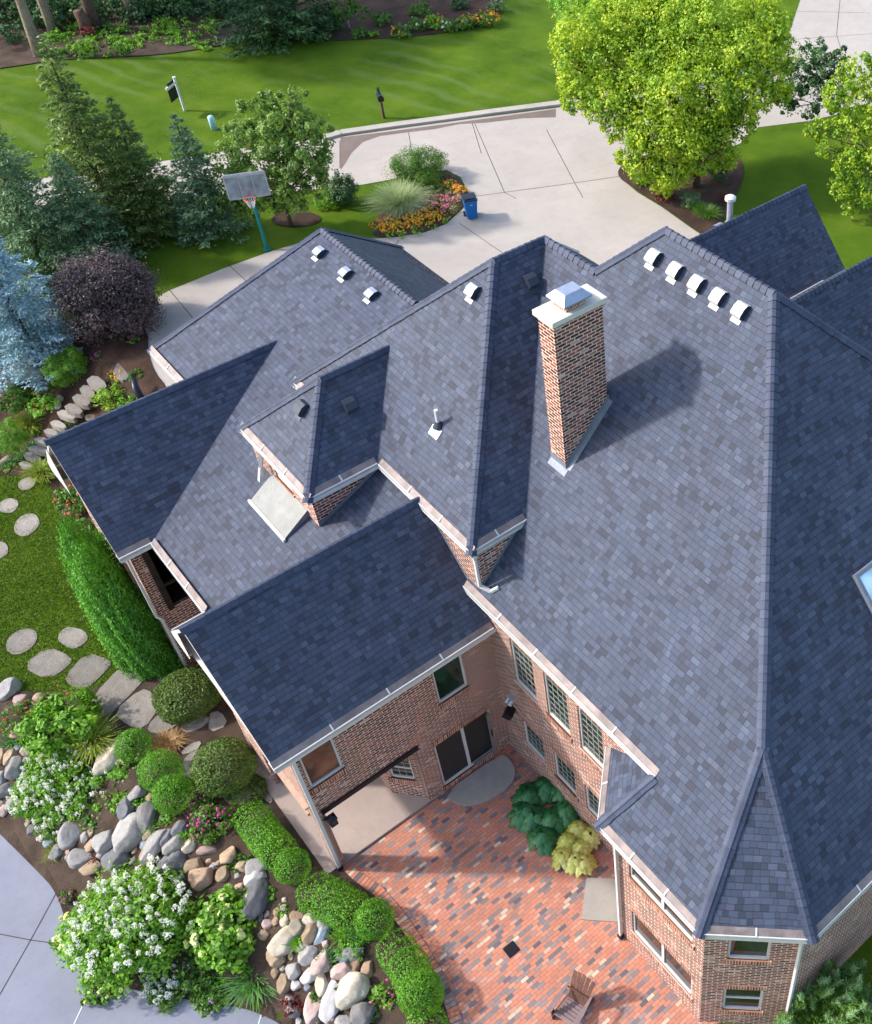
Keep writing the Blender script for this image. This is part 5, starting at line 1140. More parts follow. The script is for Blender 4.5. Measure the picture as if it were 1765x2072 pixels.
spire_shrub('orange_lilies', 240, 760, 24, 16, 2.6, 'mid', 'orange', 'orange lilies at the head of the garden steps', 34, .06, cone=False, dens=170)
shrub('bank_shrub', 222, 805, 34, 28, 'lime2', 'yellow green bank shrub right of the garden steps', z=2.2, ln=.09, wd=.05, dens=190, core='core')
shrub('bank_shrub', 265, 812, 24, 20, 'bright', 'bright green bank shrub below the black handrail', z=2.4, ln=.08, wd=.05, dens=190, core='core')
shrub('bank_shrub', 275, 760, 18, 14, 'mid', 'green tuft between orange lilies and the drive corner', z=2.8, ln=.08, wd=.04, dens=190, core=None)
shrub('silver_groundcover', 138, 866, 28, 14, 'maple', 'pale green ground cover beside the lower garden steps', z=1.2, ln=.07, wd=.045, dens=230, core=None, squash=.5)
shrub('blue_creeper', 75, 706, 30, 14, 'spruce2', 'creeping blue grey juniper on the big rock', z=2.3, ln=.08, wd=.03, dens=300, core=None, squash=.5)

# street side garden and woodland edge
conifer('dark_fir', 560, 84, 545, -110, 3.4, 'dark', 'broad blue black evergreen at the edge of the street garden', z=3, dens=.9, tuft=.34, wd=.13, droop=.15, whorl=.42)
tree('woodland_oak', 635, 56, [(640,-60,60,1),(600,-90,60,0),(690,-80,60,0)], 'dark', 'tree with a tan trunk behind the street garden', ln=.3, wd=.2, dens=16, bark='barkg', tr=.33)
tree('young_tree', 708, 58, [(700,14,26,0),(725,20,22,0),(715,-5,24,0),(690,30,14,0)], 'mid', 'young thin tree in the middle of the street garden', ln=.2, wd=.13, dens=30, bark='barkw', tr=.06)
for k, (x, y, r, mt, lb) in enumerate(((668,45,30,'dark','dark shrub right of the tan trunk'),(655,20,30,'dark','tall dark shrub behind the tan trunk'),(648,72,16,'mid','low shrub at the foot of the tan trunk'),(725,66,18,'mid','dark green mound under the young tree'),(770,38,22,'mid','green shrub on bare mulch'),(755,68,12,'bright','small light shrub at the garden rim'),(812,62,22,'mid','first green mound of the street flower bed from the left'),(845,50,24,'mid','second mound of the street flower bed'),(880,44,24,'bright','third mound of the street flower bed'),(915,52,22,'mid','fourth mound of the street flower bed'),(850,18,24,'mid','shrub behind the street flower bed'),(945,44,24,'mid','mound right of the middle of the street flower bed'),(985,38,26,'mid','rightmost mound of the street flower bed, under yellow flowers'),(1005,14,20,'mid','shrub at the right tip of the street garden'),(545,78,26,'mid','low green skirt below the blue black evergreen'),(930,8,20,'dark','dark shrub at the back of the street garden'),(590,62,24,'dark','dark shrub between evergreen and tan trunk'))):
    R_, B_ = shrub('garden_shrub', x, y, r, r*.7, mt, lb, z=3, ln=.17, wd=.09, dens=52, core='core', group='shrubs of the street garden')
    if k in (6, 8, 11): flowers(R_, B_, 12, .09, 'orange')
    if k in (7, 9): flowers(R_, B_, 8, .09, 'white')
    if k == 12: flowers(R_, B_, 46, .10, 'orange')
    if k == 13: flowers(R_, B_, 22, .07, 'violet')
for k, (bx, by, tx, r, bk, lb) in enumerate(((82,114,30,.30,'barkg','leaning grey woodland trunk at the far left'),(110,66,70,.27,'barkg','second grey woodland trunk beside the far left one'),(272,42,250,.26,'barkg','straight tan woodland trunk left of the middle'),(335,24,325,.40,'bark','thick dark woodland trunk'),(195,60,180,.34,'bark','dark woodland trunk behind the red stump'),(392,12,390,.16,'bark','thin reddish woodland trunk at the top'),(10,40,-30,.22,'bark','dark trunk in the left corner'),(298,20,290,.13,'barkw','thin pale woodland stem'))):
    g = at(bx, by, 3); q = 3+9*1.0; root = plant('woodland_tree', (g.x, g.y, 3), lb, 'tree', 'woodland trees at the upper left'); lean = Vector((0,0,1))+Vector((random.uniform(-.03,.03), random.uniform(-.03,.03), 0))
    limb(root, M[bk], [([g-Vector((0,0,.2)), g+lean*1.2, g+lean*5+Vector((.1,0,0)), g+lean*11], [r*1.25, r, r*.8, r*.45])])
    part('crown', blob_leaves([(g.x+random.uniform(-1,1), g.y+random.uniform(-1,1), 3+random.uniform(10,13), 3.4, 3.4, 2.6) for _ in range(2)], 9, .42, .28, .3, 8), L['dark'], root)
# undergrowth that reads as one mass
U = []
for q in range(130):
    x = random.uniform(-60, 500); y = random.uniform(-50, 26 if x > 60 else 60)+(10 if x < 300 else 0); c = at(x, y, 3.5); U.append((c.x, c.y, 3+random.uniform(.2, .8), random.uniform(.5,1.3), random.uniform(.5,1.3), random.uniform(.5,1.4)))
c0 = at(200, 0, 3); root = empty('undergrowth', c0); tag(root, None, None, None, 'stuff'); root['label'] = 'dark leafy undergrowth between the woodland trunks'; root['category'] = 'undergrowth'; part('foliage', blob_leaves(U, 22, .24, .15, .3, 10), L['dark'], root)
bpy.data.objects.remove(root.children[0]) if False else None
U = []
for q in range(75):
    x = random.uniform(100, 430); y = 70+random.uniform(-22, 42)+(-(x-260)*.10 if x > 260 else 0); c = at(x, y, 3.1); U.append((c.x, c.y, 3.12, random.uniform(.3,.8), random.uniform(.3,.8), random.uniform(.15,.4)))
V, Fq = blob_leaves(U, 60, .17, .09, .3, 12, zmin=3.02); o = addobj('ground_cover', np_mesh('ground_cover', V, Fq, L['bright'])); tag(o, 'bright green ground cover along the woodland edge', 'ground cover', None, 'stuff')
mb = MB(); g = at(180, 72, 3); mb.tube([g, g+Vector((0,0,.9)), g+Vector((-.1,0,1.5))], [.42,.34,.30], 10); o = mb.build('tree_stump', M['bark'], smooth=True); tag(o, 'broken dark stump draped with red creeper', 'stump')
R_, B_ = shrub('red_creeper', 174, 62, 20, 12, 'redl', 'red creeper hanging over the broken stump', z=4.2, ln=.16, wd=.10, dens=50, core=None, squash=.4)
shrub('dark_yew', 1452, 348, 24, 26, 'dark', 'dark shrub in the shade under the lime birch', z=3, ln=.08, wd=.04, dens=260)
shrub('grey_mound', 1398, 405, 24, 22, 'spruce2', 'rounded grey green mound near the edge of the tree bed', z=3, ln=.06, wd=.03, dens=420)
clump('meadow_grass', 1432, 438, 'mid', 'soft green grass clump at the tip of the tree bed', n=520, length=.7, spread=.8, z=3.05, w_=.014)
clump('meadow_grass', 1412, 425, 'bright', 'light green grass clump left of the soft one', n=260, length=.5, spread=.5, z=3.05, w_=.014)
R_, B_ = shrub('red_groundcover', 1345, 400, 24, 12, 'redl', 'red leaved ground cover along the kerb of the tree bed', z=3, ln=.08, wd=.05, dens=160, core=None, squash=.4)
R_, B_ = shrub('red_groundcover', 1470, 400, 18, 26, 'redl', 'reddish ground cover at the lawn side of the tree bed', z=3, ln=.08, wd=.05, dens=100, core=None, squash=.3)
clump('tree_foot_plants', 1300, 370, 'bright', 'light green leaves spilling over the kerb at the tree bed', 'plant', n=170, length=.5, spread=.6, z=3.05, w_=.03)
# pine at the bottom right
def pine():
    g = at(1700, 2090, .0); root = plant('young_pine', (g.x, g.y, 0), 'bushy young pine with upright candles at the bottom right corner', 'conifer'); Ps, Ts = [], []; tips = []
    for q in range(150):
        px, py = random.uniform(1555, 1800), random.uniform(1955, 2150); lim = 1935+max(0, (1660-px)*1.15)+max(0, (px-1700)*-.1)
        if py < lim: continue
        z = random.uniform(.6, 2.2)*(1 if px > 1620 else .7); p = at(px, py, z); d = Vector((random.uniform(-.5,.5), random.uniform(-.5,.5), 1)).normalized(); n = 130; t = rng.random((n,1)); Lh = random.uniform(.25,.5)
        c = np.array(p)+np.array(d)*t*Lh; rr = rnd(n); Ps.append(c+rr*.06); Ts.append(rr*.75+np.array(d)*.8); tips.append((p, d, Lh))
    P = np.concatenate(Ps); T = np.concatenate(Ts); part('foliage', leaf_quads(P, rnd(len(P)), .15, .014, T, 1.), L['pine'], root)
    B = [(t[0].x, t[0].y, t[0].z-.05, .25, .25, .22) for t in tips]; part('inner_needles', blob_leaves(B, 130, .16, .02, .3, 6), L['mid'], root)
    limb(root, M['pine_tip'], [([t[0], t[0]+t[1]*(t[2]+.10)], [.012,.010]) for t in tips], 'candles')
M['pine_tip'] = plain('pine_candle', (.35,.36,.18), .7)
pine()
c0 = at(1700, 2060, .4); core_obj([(c0.x, c0.y, .5, 1.5, 1.5, .9)], bpy.data.objects['young_pine'], 'core', 1.0, 0)

# ------------------------------------------------------------------ stones
RK = dict(grey=stone_mat('grey_boulder', (.20,.19,.185), (.30,.285,.27)), dark=stone_mat('dark_boulder', (.12,.125,.135), (.19,.19,.20)), white=stone_mat('white_boulder', (.36,.34,.33), (.50,.47,.45)), tan=stone_mat('tan_boulder', (.30,.21,.13), (.42,.32,.22)), pink=stone_mat('pink_boulder', (.34,.24,.21), (.45,.34,.31)), blue=stone_mat('blue_boulder', (.20,.24,.27), (.31,.35,.39)), cream=stone_mat('cream_boulder', (.34,.29,.22), (.48,.42,.33)), brown=stone_mat('brown_boulder', (.30,.20,.13), (.38,.27,.19)))
ROCKM = {}
def rockmesh(k, mat):
    if (k, mat) in ROCKM: return ROCKM[k, mat]
    bm = bmesh.new(); bmesh.ops.create_icosphere(bm, subdivisions=4, radius=1); s = Vector((k*7.1, k*3.3, k*1.7))
    rs = random.Random(k); planes = [(Vector([rs.gauss(0,1) for _ in range(3)]).normalized(), rs.uniform(.60,.86)) for _ in range(10)]
    for v in bm.verts:
        d = v.co.normalized(); r = 1+.22*noise.noise(d*1.1+s)+.06*noise.noise(d*3.7+s)
        p = d*r
        for n, h in planes:
            e = p.dot(n)-h
            if e > 0: p -= n*e*.92
        v.co = p*(1.14+.035*noise.noise(p*6+s)+.02*noise.noise(p*13+s))
    me = bpy.data.meshes.new('boulder'); bm.to_mesh(me); bm.free(); me.materials.append(RK[mat]); me.polygons.foreach_set('use_smooth', [True]*len(me.polygons)); ROCKM[k, mat] = me; return me
ROCKS = []
def rock(px, py, rx, ry, mat, label=None, zoff=0, name='boulder', group=None, flat=.75):
    g = gp(px, py); r = rx*mpp(g); r2 = ry*mpp(g)*1.15; h = min(r, r2)*flat; p = at(px, py, g.z+h*.35+zoff)
    o = addobj(name, rockmesh(random.randrange(9), mat)); o.location = (p.x, p.y, hz(p.x, p.y)+h*.35+zoff); o.scale = (r, r2, h); o.rotation_euler = (random.uniform(-.25,.25), random.uniform(-.25,.25), -YAW+random.uniform(-.25,.25))
    tag(o, label, 'boulder' if r > .22 else 'stone', group); ROCKS.append((px, py, max(rx, ry))); return o
D4 = lambda x, y: (x*.34393, 1515.6+y*.34393)
D5 = lambda x, y: (556.45+x*.34393, 1515.6+y*.34393)
D1 = lambda x, y: (x*.34393, 1011.7+y*.34393)
big = [(D4,745,355,58,52,'dark','dark rounded boulder highest in the bank below the small box balls'),(D4,865,390,60,95,'grey','tall purple grey boulder upright under the box balls'),(D4,770,500,88,100,'grey','largest grey slab boulder in the middle of the bank'),(D4,625,545,66,66,'grey','grey boulder left of the largest slab'),(D4,485,640,72,58,'grey','squat grey boulder nearest the lower terrace'),(D4,700,650,80,72,'dark','dark grey boulder above the great hydrangea'),(D4,920,560,55,112,'white','tall white boulder standing upright'),(D4,1030,565,62,60,'grey','square grey boulder beside the fern'),(D4,880,490,34,46,'tan', 'tan cobble wedged above the tall white boulder'),(D4,855,560,30,32,'blue','bluish cobble beside the tall white boulder'),(D4,985,520,38,50,'dark','dark cobble right of the tall white boulder'),(D4,1012,680,78,66,'dark','flat topped dark grey boulder above the hydrangeas'),(D4,1195,755,72,62,'brown','orange brown boulder above the lime headed hydrangea'),(D4,1318,735,48,38,'tan','orange cobble right of the brown boulder'),(D4,1355,632,48,55,'tan','tan cobble topmost beside the hedge mulch'),(D4,1225,595,56,30,'pink','flat pink rock below the magenta flowers'),(D4,1512,695,58,60,'grey','round grey boulder at the foot of the hedge'),(D4,1505,765,64,42,'white','pale flat boulder under the round grey one'),(D4,1515,880,80,105,'dark','big blue grey boulder right of the lime headed hydrangea'),(D4,1150,690,60,45,'tan','tan rock beside the fern'),(D4,1425,690,34,34,'tan','small tan cobble by the hedge foot'),(D4,1060,470,48,40,'dark','dark cobble left of the pink flowers'),(D4,815,260,55,40,'grey','grey stone under the box balls'),(D4,420,500,60,75,'grey','grey boulder half hidden by white flowers'),(D4,880,630,60,50,'tan','tan stone below the tall white boulder'),(D4,560,700,70,40,'tan','flat tan stone near the terrace'),
 (D5,60,1130,86,78,'cream','big cream boulder with rounded top beside the strappy plant'),(D5,20,1215,60,55,'tan','tan boulder under the big cream one'),(D5,220,1005,48,42,'cream','cream cobble with dark veins'),(D5,213,1085,52,60,'tan','tan egg shaped boulder below the cream cobble'),(D5,277,1090,42,62,'blue','blue grey boulder in the cobble slope'),(D5,135,985,46,34,'brown','brown cobble at the top of the cobble slope'),(D5,130,1048,54,42,'cream','cream rock under the brown cobble'),(D5,310,1010,50,62,'grey','grey beige rock right of the blue grey boulder'),(D5,300,1147,24,22,'pink','small red stone in the cobble slope'),(D5,168,1165,34,30,'white','small white cobble in the middle of the cobble slope'),(D5,205,1215,64,48,'white','white boulder in the middle of the cobble slope'),(D5,283,1262,60,64,'pink','lavender pink boulder below the white middle one'),(D5,398,1305,62,48,'pink','rose boulder right of the lavender one'),(D5,210,1325,50,50,'white','round white grey boulder'),(D5,118,1300,50,46,'white','white cobble nearest the terrace'),(D5,283,1370,48,58,'cream','beige boulder above the large white pair'),(D5,240,1500,56,98,'pink','long pink boulder at the bottom'),(D5,345,1465,72,112,'white','largest white boulder at the bottom'),(D5,455,1425,90,84,'cream','pinkish cream boulder beside the largest white one'),(D5,515,1560,70,70,'grey','grey boulder at the bottom edge'),(D5,440,1205,82,42,'grey','long blue grey boulder under the hedge'),(D5,415,1240,36,34,'blue','dark blue cobble beside the long blue grey boulder'),(D5,478,1275,32,58,'brown','brown upright cobble right of the dark blue one'),(D5,130,1385,32,34,'white','white pebble stone by the red barberry'),(D5,545,1305,36,50,'brown','brown rock beside the pink rose'),(D5,420,1600,60,40,'white','white rock cut by the bottom edge'),(D5,60,1370,50,50,'tan','tan brown rock near the terrace corner'),
 (D1,50,1115,62,58,'white','large bluish white boulder at the left edge by the lawn'),(D1,135,1183,48,40,'pink','pinkish boulder at the lawn edge'),(D1,235,1170,40,38,'tan','tan stone above the leafy hydrangea'),(D1,98,1378,44,30,'brown','brown flat stone under the red flowers'),(D1,70,1505,46,48,'tan','egg shaped tan boulder at the left'),(D1,95,1575,62,55,'grey','grey boulder under the egg shaped one'),(D1,182,1462,52,42,'pink','rosy boulder below the leafy hydrangea'),(D1,12,1500,36,46,'brown','brown boulder at the left edge'),(D1,160,1530,34,22,'grey','greenish cobble between tan and grey boulders at the left'),(D1,5,1640,50,50,'grey','grey stone low at the left edge'),(D4,20,245,56,44,'grey','grey boulder at the corner of the lower terrace')]
for f, x, y, rx, ry, mt, lb in big: px, py = f(x, y); rock(px, py, rx*.344, ry*.344, mt, lb)
R1 = random.Random(4); zone = [(-10,1540),(60,1490),(110,1560),(120,1660),(230,1690),(250,1620),(290,1580),(330,1650),(400,1720),(470,1730),(540,1790),(600,1840),(640,1900),(690,1960),(730,2030),(760,2100),(600,2100),(580,2000),(540,1940),(520,1830),(400,1790),(360,1770),(150,1745),(110,1720),(60,1680),(-10,1620)]
cnt = 0
for _ in range(9000):
    x, y = R1.uniform(-20, 770), R1.uniform(1480, 2100)
    if not inpoly(np.array([x]), np.array([y]), zone)[0]: continue
    r = R1.choice([7,8,9,11,13,16])
    if any((x-a)**2+(y-b)**2 < ((r+c)*.80)**2 for a, b, c in ROCKS): continue
    rock(x, y, r, r*R1.uniform(.75, 1.1), R1.choice(['tan','tan','cream','grey','white','pink','brown','blue','grey']), 'fist to head sized cobble filling the gaps between the big boulders', name='cobble', group='cobbles of the rock bank'); cnt += 1
    if cnt > 150: break
rock(70, 745, 36, 24, 'cream', 'big lichen covered rock under the creeping juniper'); rock(122, 808, 12, 9, 'cream', 'small mossy stone left of the garden steps'); rock(120, 822, 9, 6, 'white', 'small white stone beside the steps'); rock(180, 822, 13, 8, 'cream', 'pale stone right of the garden steps'); rock(12, 932, 12, 9, 'pink', 'pinkish purple stone at the left edge'); rock(187, 845, 12, 8, 'tan', 'tan stone on the bank right of the steps'); rock(225, 1552-20, 24, 34, 'cream', 'long pale boulder left of the small box ball')

# flat stones
def flat(pts, label, z=None, th=.09, name='flagstone', mat='flag', cat='paving stone', group=None, grow=1.16, lift=.05):
    cx = sum(p[0] for p in pts)/len(pts); cy = sum(p[1] for p in pts)/len(pts); zz = gp(cx, cy).z if z is None else z
    P = pz([(cx+(x-cx)*grow, cy+(y-cy)*grow) for x, y in pts], zz+lift); P = smooth_poly(P, 1); P = P if poly_area(P) > 0 else P[::-1]; c = Vector((sum(p[0] for p in P)/len(P), sum(p[1] for p in P)/len(P), zz))
    mb = MB(); up = [(p[0]-c.x, p[1]-c.y, lift) for p in P]; mb.face(up)
    inn = [(x*1.03, y*1.03, lift-.025) for x, y, _ in up]; lo = [(x*1.04, y*1.04, lift-th-.05) for x, y, _ in up]; n = len(up)
    for q in range(n): r = (q+1) % n; mb.quad(inn[q], inn[r], up[r], up[q]); mb.quad(lo[q], lo[r], inn[r], inn[q])
    o = mb.build(name, M[mat]); o.location = c; tag(o, label, cat, group); return o
def rr(cx, cy, a, b, ang=0, n=9):
    return [(cx+a*math.cos(t)*random.uniform(.9,1.08)*math.cos(ang)-b*math.sin(t)*math.sin(ang), cy+a*math.cos(t)*math.sin(ang)+b*math.sin(t)*random.uniform(.9,1.08)*math.cos(ang)) for t in [2*math.pi*q/n for q in range(n)]]
for x, y, a, b, g_, lb in ((54,978,16,11,-.3,'small stepping stone nearest the garden steps'),(17,1023,19,13,-.2,'second stepping stone at the left edge'),(55,1061,25,18,-.6,'oval stepping stone in the upper lawn'),(-4,1113,20,16,-.3,'stepping stone cut by the left edge'),(44,1297,31,20,-.5,'dark oval stepping stone in the lower lawn'),(147,1289,26,19,.1,'round stepping stone near the arborvitae')):
    flat(rr(x, y, a, b, g_), lb, 0.0, name='stepping_stone', lift=.03, th=.04)
flat([(52,1348),(98,1312),(140,1330),(137,1345),(100,1370)], 'large square stepping stone, lower left of the pair', 0, name='stepping_stone', lift=.03, th=.04); flat([(137,1368),(175,1325),(218,1338),(216,1352),(172,1393),(145,1380)], 'large square stepping stone, lower right of the pair', 0, name='stepping_stone', lift=.03, th=.04)
flat([(138,1235),(148,1210),(178,1225),(186,1250),(160,1250)], 'salmon coloured flat rock at the foot of the arborvitae', 0, name='flat_rock', mat='salmon') if False else None
for pts, lb in (([(193,1408),(250,1348),(288,1368),(280,1385),(212,1450),(195,1430)],'long tilted flagstone step at the edge of the lawn'),([(236,1440),(285,1398),(305,1405),(318,1430),(290,1470),(262,1462)],'dark square flagstone below the long step'),([(300,1470),(330,1440),(368,1450),(345,1475),(315,1482)],'triangular flagstone beside the tan grass'),([(372,1480),(370,1450),(412,1450),(425,1455),(400,1475)],'flagstone below the wide yew mound'),([(425,1480),(425,1445),(445,1440),(460,1465)],'narrow flagstone next to the porch wall'),([(365,1525),(385,1505),(408,1500),(395,1520)],'small pale flagstone left of the large yew dome'),([(368,1570),(370,1540),(400,1515),(402,1545),(385,1575)],'flagstone along the left of the large yew dome'),([(322,1372),(345,1362),(370,1366),(350,1380),(330,1382)],'small tan flagstone behind the wide yew mound'),([(455,1615),(460,1602),(505,1600),(500,1625),(470,1628)],'flagstone above the hedge end'),([(520,1600),(535,1598),(552,1615),(545,1625)],'pale flagstone at the porch corner')):
    flat(pts, lb, 0.03)
SC = [(194.7,774,22,17),(176,792,17,16),(163.5,808.5,20,14),(148,826.5,20,13),(133.7,838,21,11),(117,858,18,10),(104,874,18,9),(86,891,20,9),(77,908,24,9),(64,922,20,9),(54,940,18,9)]
NM = ['top','second','third','fourth','fifth','sixth','seventh','eighth','ninth','tenth','lowest']
for k, (x, y, a, b) in enumerate(SC):
    z = 2.75-k*.255; flat([(x-a*.95,y-b*.1),(x-a*.1,y-b*.9),(x+a*.95,y-b*.05+4),(x+a*.5,y+b*.9)], f'{NM[k]} slab of the stone garden steps', z, .16, 'stone_step', cat='step', group='stone steps through the upper garden')
flat([(232,745),(268,712),(290,702),(297,725),(296,752),(270,760),(245,765)], 'grey landing stone at the head of the garden steps', 2.85, .1)
# more greenery over the bank slopes
# ------------------------------------------------------------------ street furniture and objects
mk = lambda mb, name, mat, parent=None, **k: mb.build(name, mat, parent, **k)
# wheeled bin
g = at(955, 440, 3.02); T = empty('wheeled_bin', g, -.62+.25, label='blue wheeled rubbish bin with a black lid on the drive', cat='bin')
M['blue'] = plain('blue_plastic', (.010,.14,.42), .4, var=.06); M['blk'] = plain('black_plastic', (.014,.016,.03), .35)
mb = MB(); lo = [(-.22,-.22),(.22,-.22),(.22,.24),(-.22,.24)]; hi = [(-.29,-.34),(.29,-.34),(.29,.34),(-.29,.34)]
for q in range(4): r = (q+1)%4; mb.quad((*lo[q],.06), (*lo[r],.06), (*hi[r],.98), (*hi[q],.98))
mb.face([(*p,.06) for p in lo[::-1]]); mb.box((-.31,-.36,.96),(.31,.36,1.01)); mb.box((-.24,-.235,.10),(.24,-.20,.16)); mk(mb, 'bin_body', M['blue'], T, bevel=.015)
mb = MB(); mb.box((-.32,-.38,1.015),(.32,.36,1.06)); mb.box((-.24,-.26,1.06),(.24,.24,1.10)); mk(mb, 'lid', M['blk'], T, bevel=.03)
mb = MB(); mb.bar((-.28,.42,.99),(.28,.42,.99),.035,.035); mb.bar((-.26,.34,.97),(-.26,.43,.99),.03,.03); mb.bar((.26,.34,.97),(.26,.43,.99),.03,.03); mk(mb, 'handle', M['blk'], T)
for s in (-1, 1): mb = MB(); mb.tube([(s*.24,.26,.12),(s*.31,.26,.12)], .12, 18); mk(mb, 'wheel', M['blk'], T)
mb = MB(); mb.box((-.05,-.352,.80),(.05,-.335,.83)); mk(mb, 'badge', M['white'], T)
# basketball hoop
g = at(541, 505, 3.02); fw = at(515, 408, 3.02)-g; T = empty('basketball_hoop', g, label='basketball hoop with a clear backboard on a teal pole beside the drive', cat='basketball hoop')
M['teal'] = plain('teal_paint', (.008,.17,.17), .4); M['orng'] = plain('orange_rim', (.72,.12,.05), .45); M['acr'] = glass_mat('acrylic_board', (.12,.15,.16), .12); M['net'] = plain('net_cord', (.75,.75,.78), .8); M['alu'] = plain('board_frame', (.40,.43,.48), .4, .5)
d = Vector((-.36,-.93,0)).normalized(); s = Vector((-d.y, d.x, 0)); d = Vector((-.42,-.91,0)).normalized(); s = Vector((-d.y, d.x, 0)); 
mb = MB(); mb.tube([(0,0,0),(0,0,2.9),tuple(d*.08+Vector((0,0,3.0)))], .075, 10); mb.box((-.14,-.14,-.02),(.14,.14,.05)); mk(mb, 'pole', M['teal'], T)
B0 = d*.62; mb = MB()
for h_ in (2.75, 3.25): mb.bar((0,0,h_-.15), tuple(B0+Vector((0,0,h_+.1))), .05, .06)
mk(mb, 'support_arm', M['teal'], T)
X0 = lambda u, v, o=0: tuple(B0+d*o+s*u+Vector((0,0,3.05+v)))
mb = MB()
for u0, u1 in ((-.80,-.29),(-.25,.25),(.29,.80)): mb.quad(X0(u0,-.12),X0(u1,-.12),X0(u1,.93),X0(u0,.93)); mb.quad(X0(u0,.93,.015),X0(u1,.93,.015),X0(u1,-.12,.015),X0(u0,-.12,.015))
bb = mk(mb, 'backboard', M['acr'], T); mb = MB()
for a, b in (((-.82,-.14),(.82,-.14)),((-.82,.95),(.82,.95)),((-.82,-.14),(-.82,.95)),((.82,-.14),(.82,.95)),((-.27,-.14),(-.27,.95)),((.27,-.14),(.27,.95))): mb.bar(X0(*a), X0(*b), .04, .045)
mb.bar(X0(-.82,.9,.02), X0(.82,.9,.02), .05, .10); mk(mb, 'board_frame', M['alu'], bb)
rc = B0+d*.40+Vector((0,0,3.05)); ring = [rc+d*math.cos(t)*.24+s*math.sin(t)*.24 for t in [2*math.pi*q/20 for q in range(21)]]
mb = MB(); mb.tube(ring, .018, 6, cap=False); mb.bar(B0+Vector((0,0,3.0)), rc-d*.24, .14, .05); rm = mk(mb, 'rim', M['orng'], T)
mb = MB()
for q in range(12):
    for sg in (1, -1):
        pts = []
        for k in range(5): t = 2*math.pi*(q+sg*k*.5)/12; r_ = .235-.035*k; pts.append(rc+d*math.cos(t)*r_+s*math.sin(t)*r_-Vector((0,0,.10*k)))
        mb.tube(pts, .006, 4, cap=False)
mk(mb, 'net', M['net'], rm)
# mailbox
g = at(777, 239, 3.0); T = empty('mailbox', g, 0, label='black rounded mailbox on a wooden post by the kerb', cat='mailbox'); f = Vector((-.35,-.94,0)).normalized(); s = Vector((-f.y, f.x, 0))
mb = MB(); mb.box((-.06,-.06,-.1),(.06,.06,1.05)); mk(mb, 'post', M['bark'], T)
def arch(mb, c, f, s, ln, w_, h_, n=8):
    pr = [(-w_,0),(w_,0)]+[(w_*math.cos(t),h_+w_*math.sin(t)) for t in [math.pi*q/n for q in range(n+1)]]
    A = [c+s*a+Vector((0,0,b)) for a, b in pr]; Bq = [p+f*ln for p in A]; n_ = len(A)
    for q in range(n_): r = (q+1)%n_; mb.quad(A[q],A[r],Bq[r],Bq[q])
    mb.face(A[::-1]); mb.face(Bq)
mb = MB(); arch(mb, Vector((0,0,1.05))-f*.25, f, s, .55, .14, .16); mk(mb, 'box', M['blk'], T); mb = MB(); arch(mb, Vector((0,0,1.04))+f*.30, f, s, .02, .15, .17); mk(mb, 'door', M['dark'], T)
mb = MB(); mb.bar((0,0,1.3), (0,0,1.62), .07, .07); mb.bar(-f*.2+Vector((0,0,1.36)), -f*.2+Vector((0,0,1.6)), .05,.12); mk(mb, 'finial', M['blk'], T)
# sign post
g = at(374, 224, 3.0); Hh = top_height(g, 352, 158); T = empty('yard_sign', g, 0, label='white wooden yard sign post with a hanging panel in the far lawn', cat='sign post'); a = Vector((-.55,.83,0)).normalized(); a = Vector((-.80,-.60,0)).normalized()
mb = MB(); mb.box((-.055,-.055,-.1),(.055,.055,Hh)); mb.box((-.075,-.075,Hh),(.075,.075,Hh+.06)); mk(mb, 'post', M['white'], T); mb = MB(); mb.bar((0,0,Hh-.2), tuple(a*.95+Vector((0,0,Hh-.2))), .09, .10); mk(mb, 'arm', M['white'], T)
mb = MB(); mb.bar(tuple(a*.12+Vector((0,0,Hh-.65))), tuple(a*.85+Vector((0,0,Hh-.65))), .03, .62); mk(mb, 'panel', M['dark'], T); mb = MB(); mb.bar(tuple(a*.15+Vector((0,0,Hh-.10))), tuple(a*.75+Vector((0,0,Hh-.10))), .03, .16); mk(mb, 'rider', M['blk'], T)
# utility marker
g = at(434, 262, 3.0); M['aqua'] = plain('aqua_plastic', (.38,.62,.66), .5); mb = MB(); mb.tube([(0,0,0),(0,0,.62),(0,0,.72),(0,0,.77)], [.17,.17,.14,.05], 14); o = mk(mb, 'utility_pedestal', M['aqua'], smooth=True); o.location = g; tag(o, 'pale blue green utility pedestal left of the maple', 'utility box')
# handrail by the steps
g = at(288, 806, 2.6); q0, q1, q2 = at(267,757,3.55)-g, at(276,790,3.35)-g, at(291,812,3.0)-g; T = empty('patio_umbrella', g, 0, label='folded black umbrella leaning behind the ridge of the north wing', cat='umbrella')
mb = MB(); mb.tube([q0, q0.lerp(q1,.5), q1, q2], [.04,.11,.15,.10], 8); mk(mb, 'canopy', M['blk'], T, smooth=True); mb = MB(); mb.tube([q2, Vector((0,0,0))], .03, 8); mk(mb, 'pole', M['dark'], T)
# adirondack chair
g = at(1160, 2046, .04); M['cedar'] = plain('stained_cedar', (.115,.055,.040), .6, var=.35, nscale=3); M['cedarl'] = plain('weathered_cedar', (.22,.155,.155), .7, var=.25, nscale=3)
fr_ = (at(1130,2085,.04)-at(1185,2000,.04)); ang = math.atan2(fr_.y, fr_.x)+math.pi/2; T = empty('adirondack_chair', g, ang, label='brown wooden adirondack chair on the brick patio at the bottom edge', cat='chair')
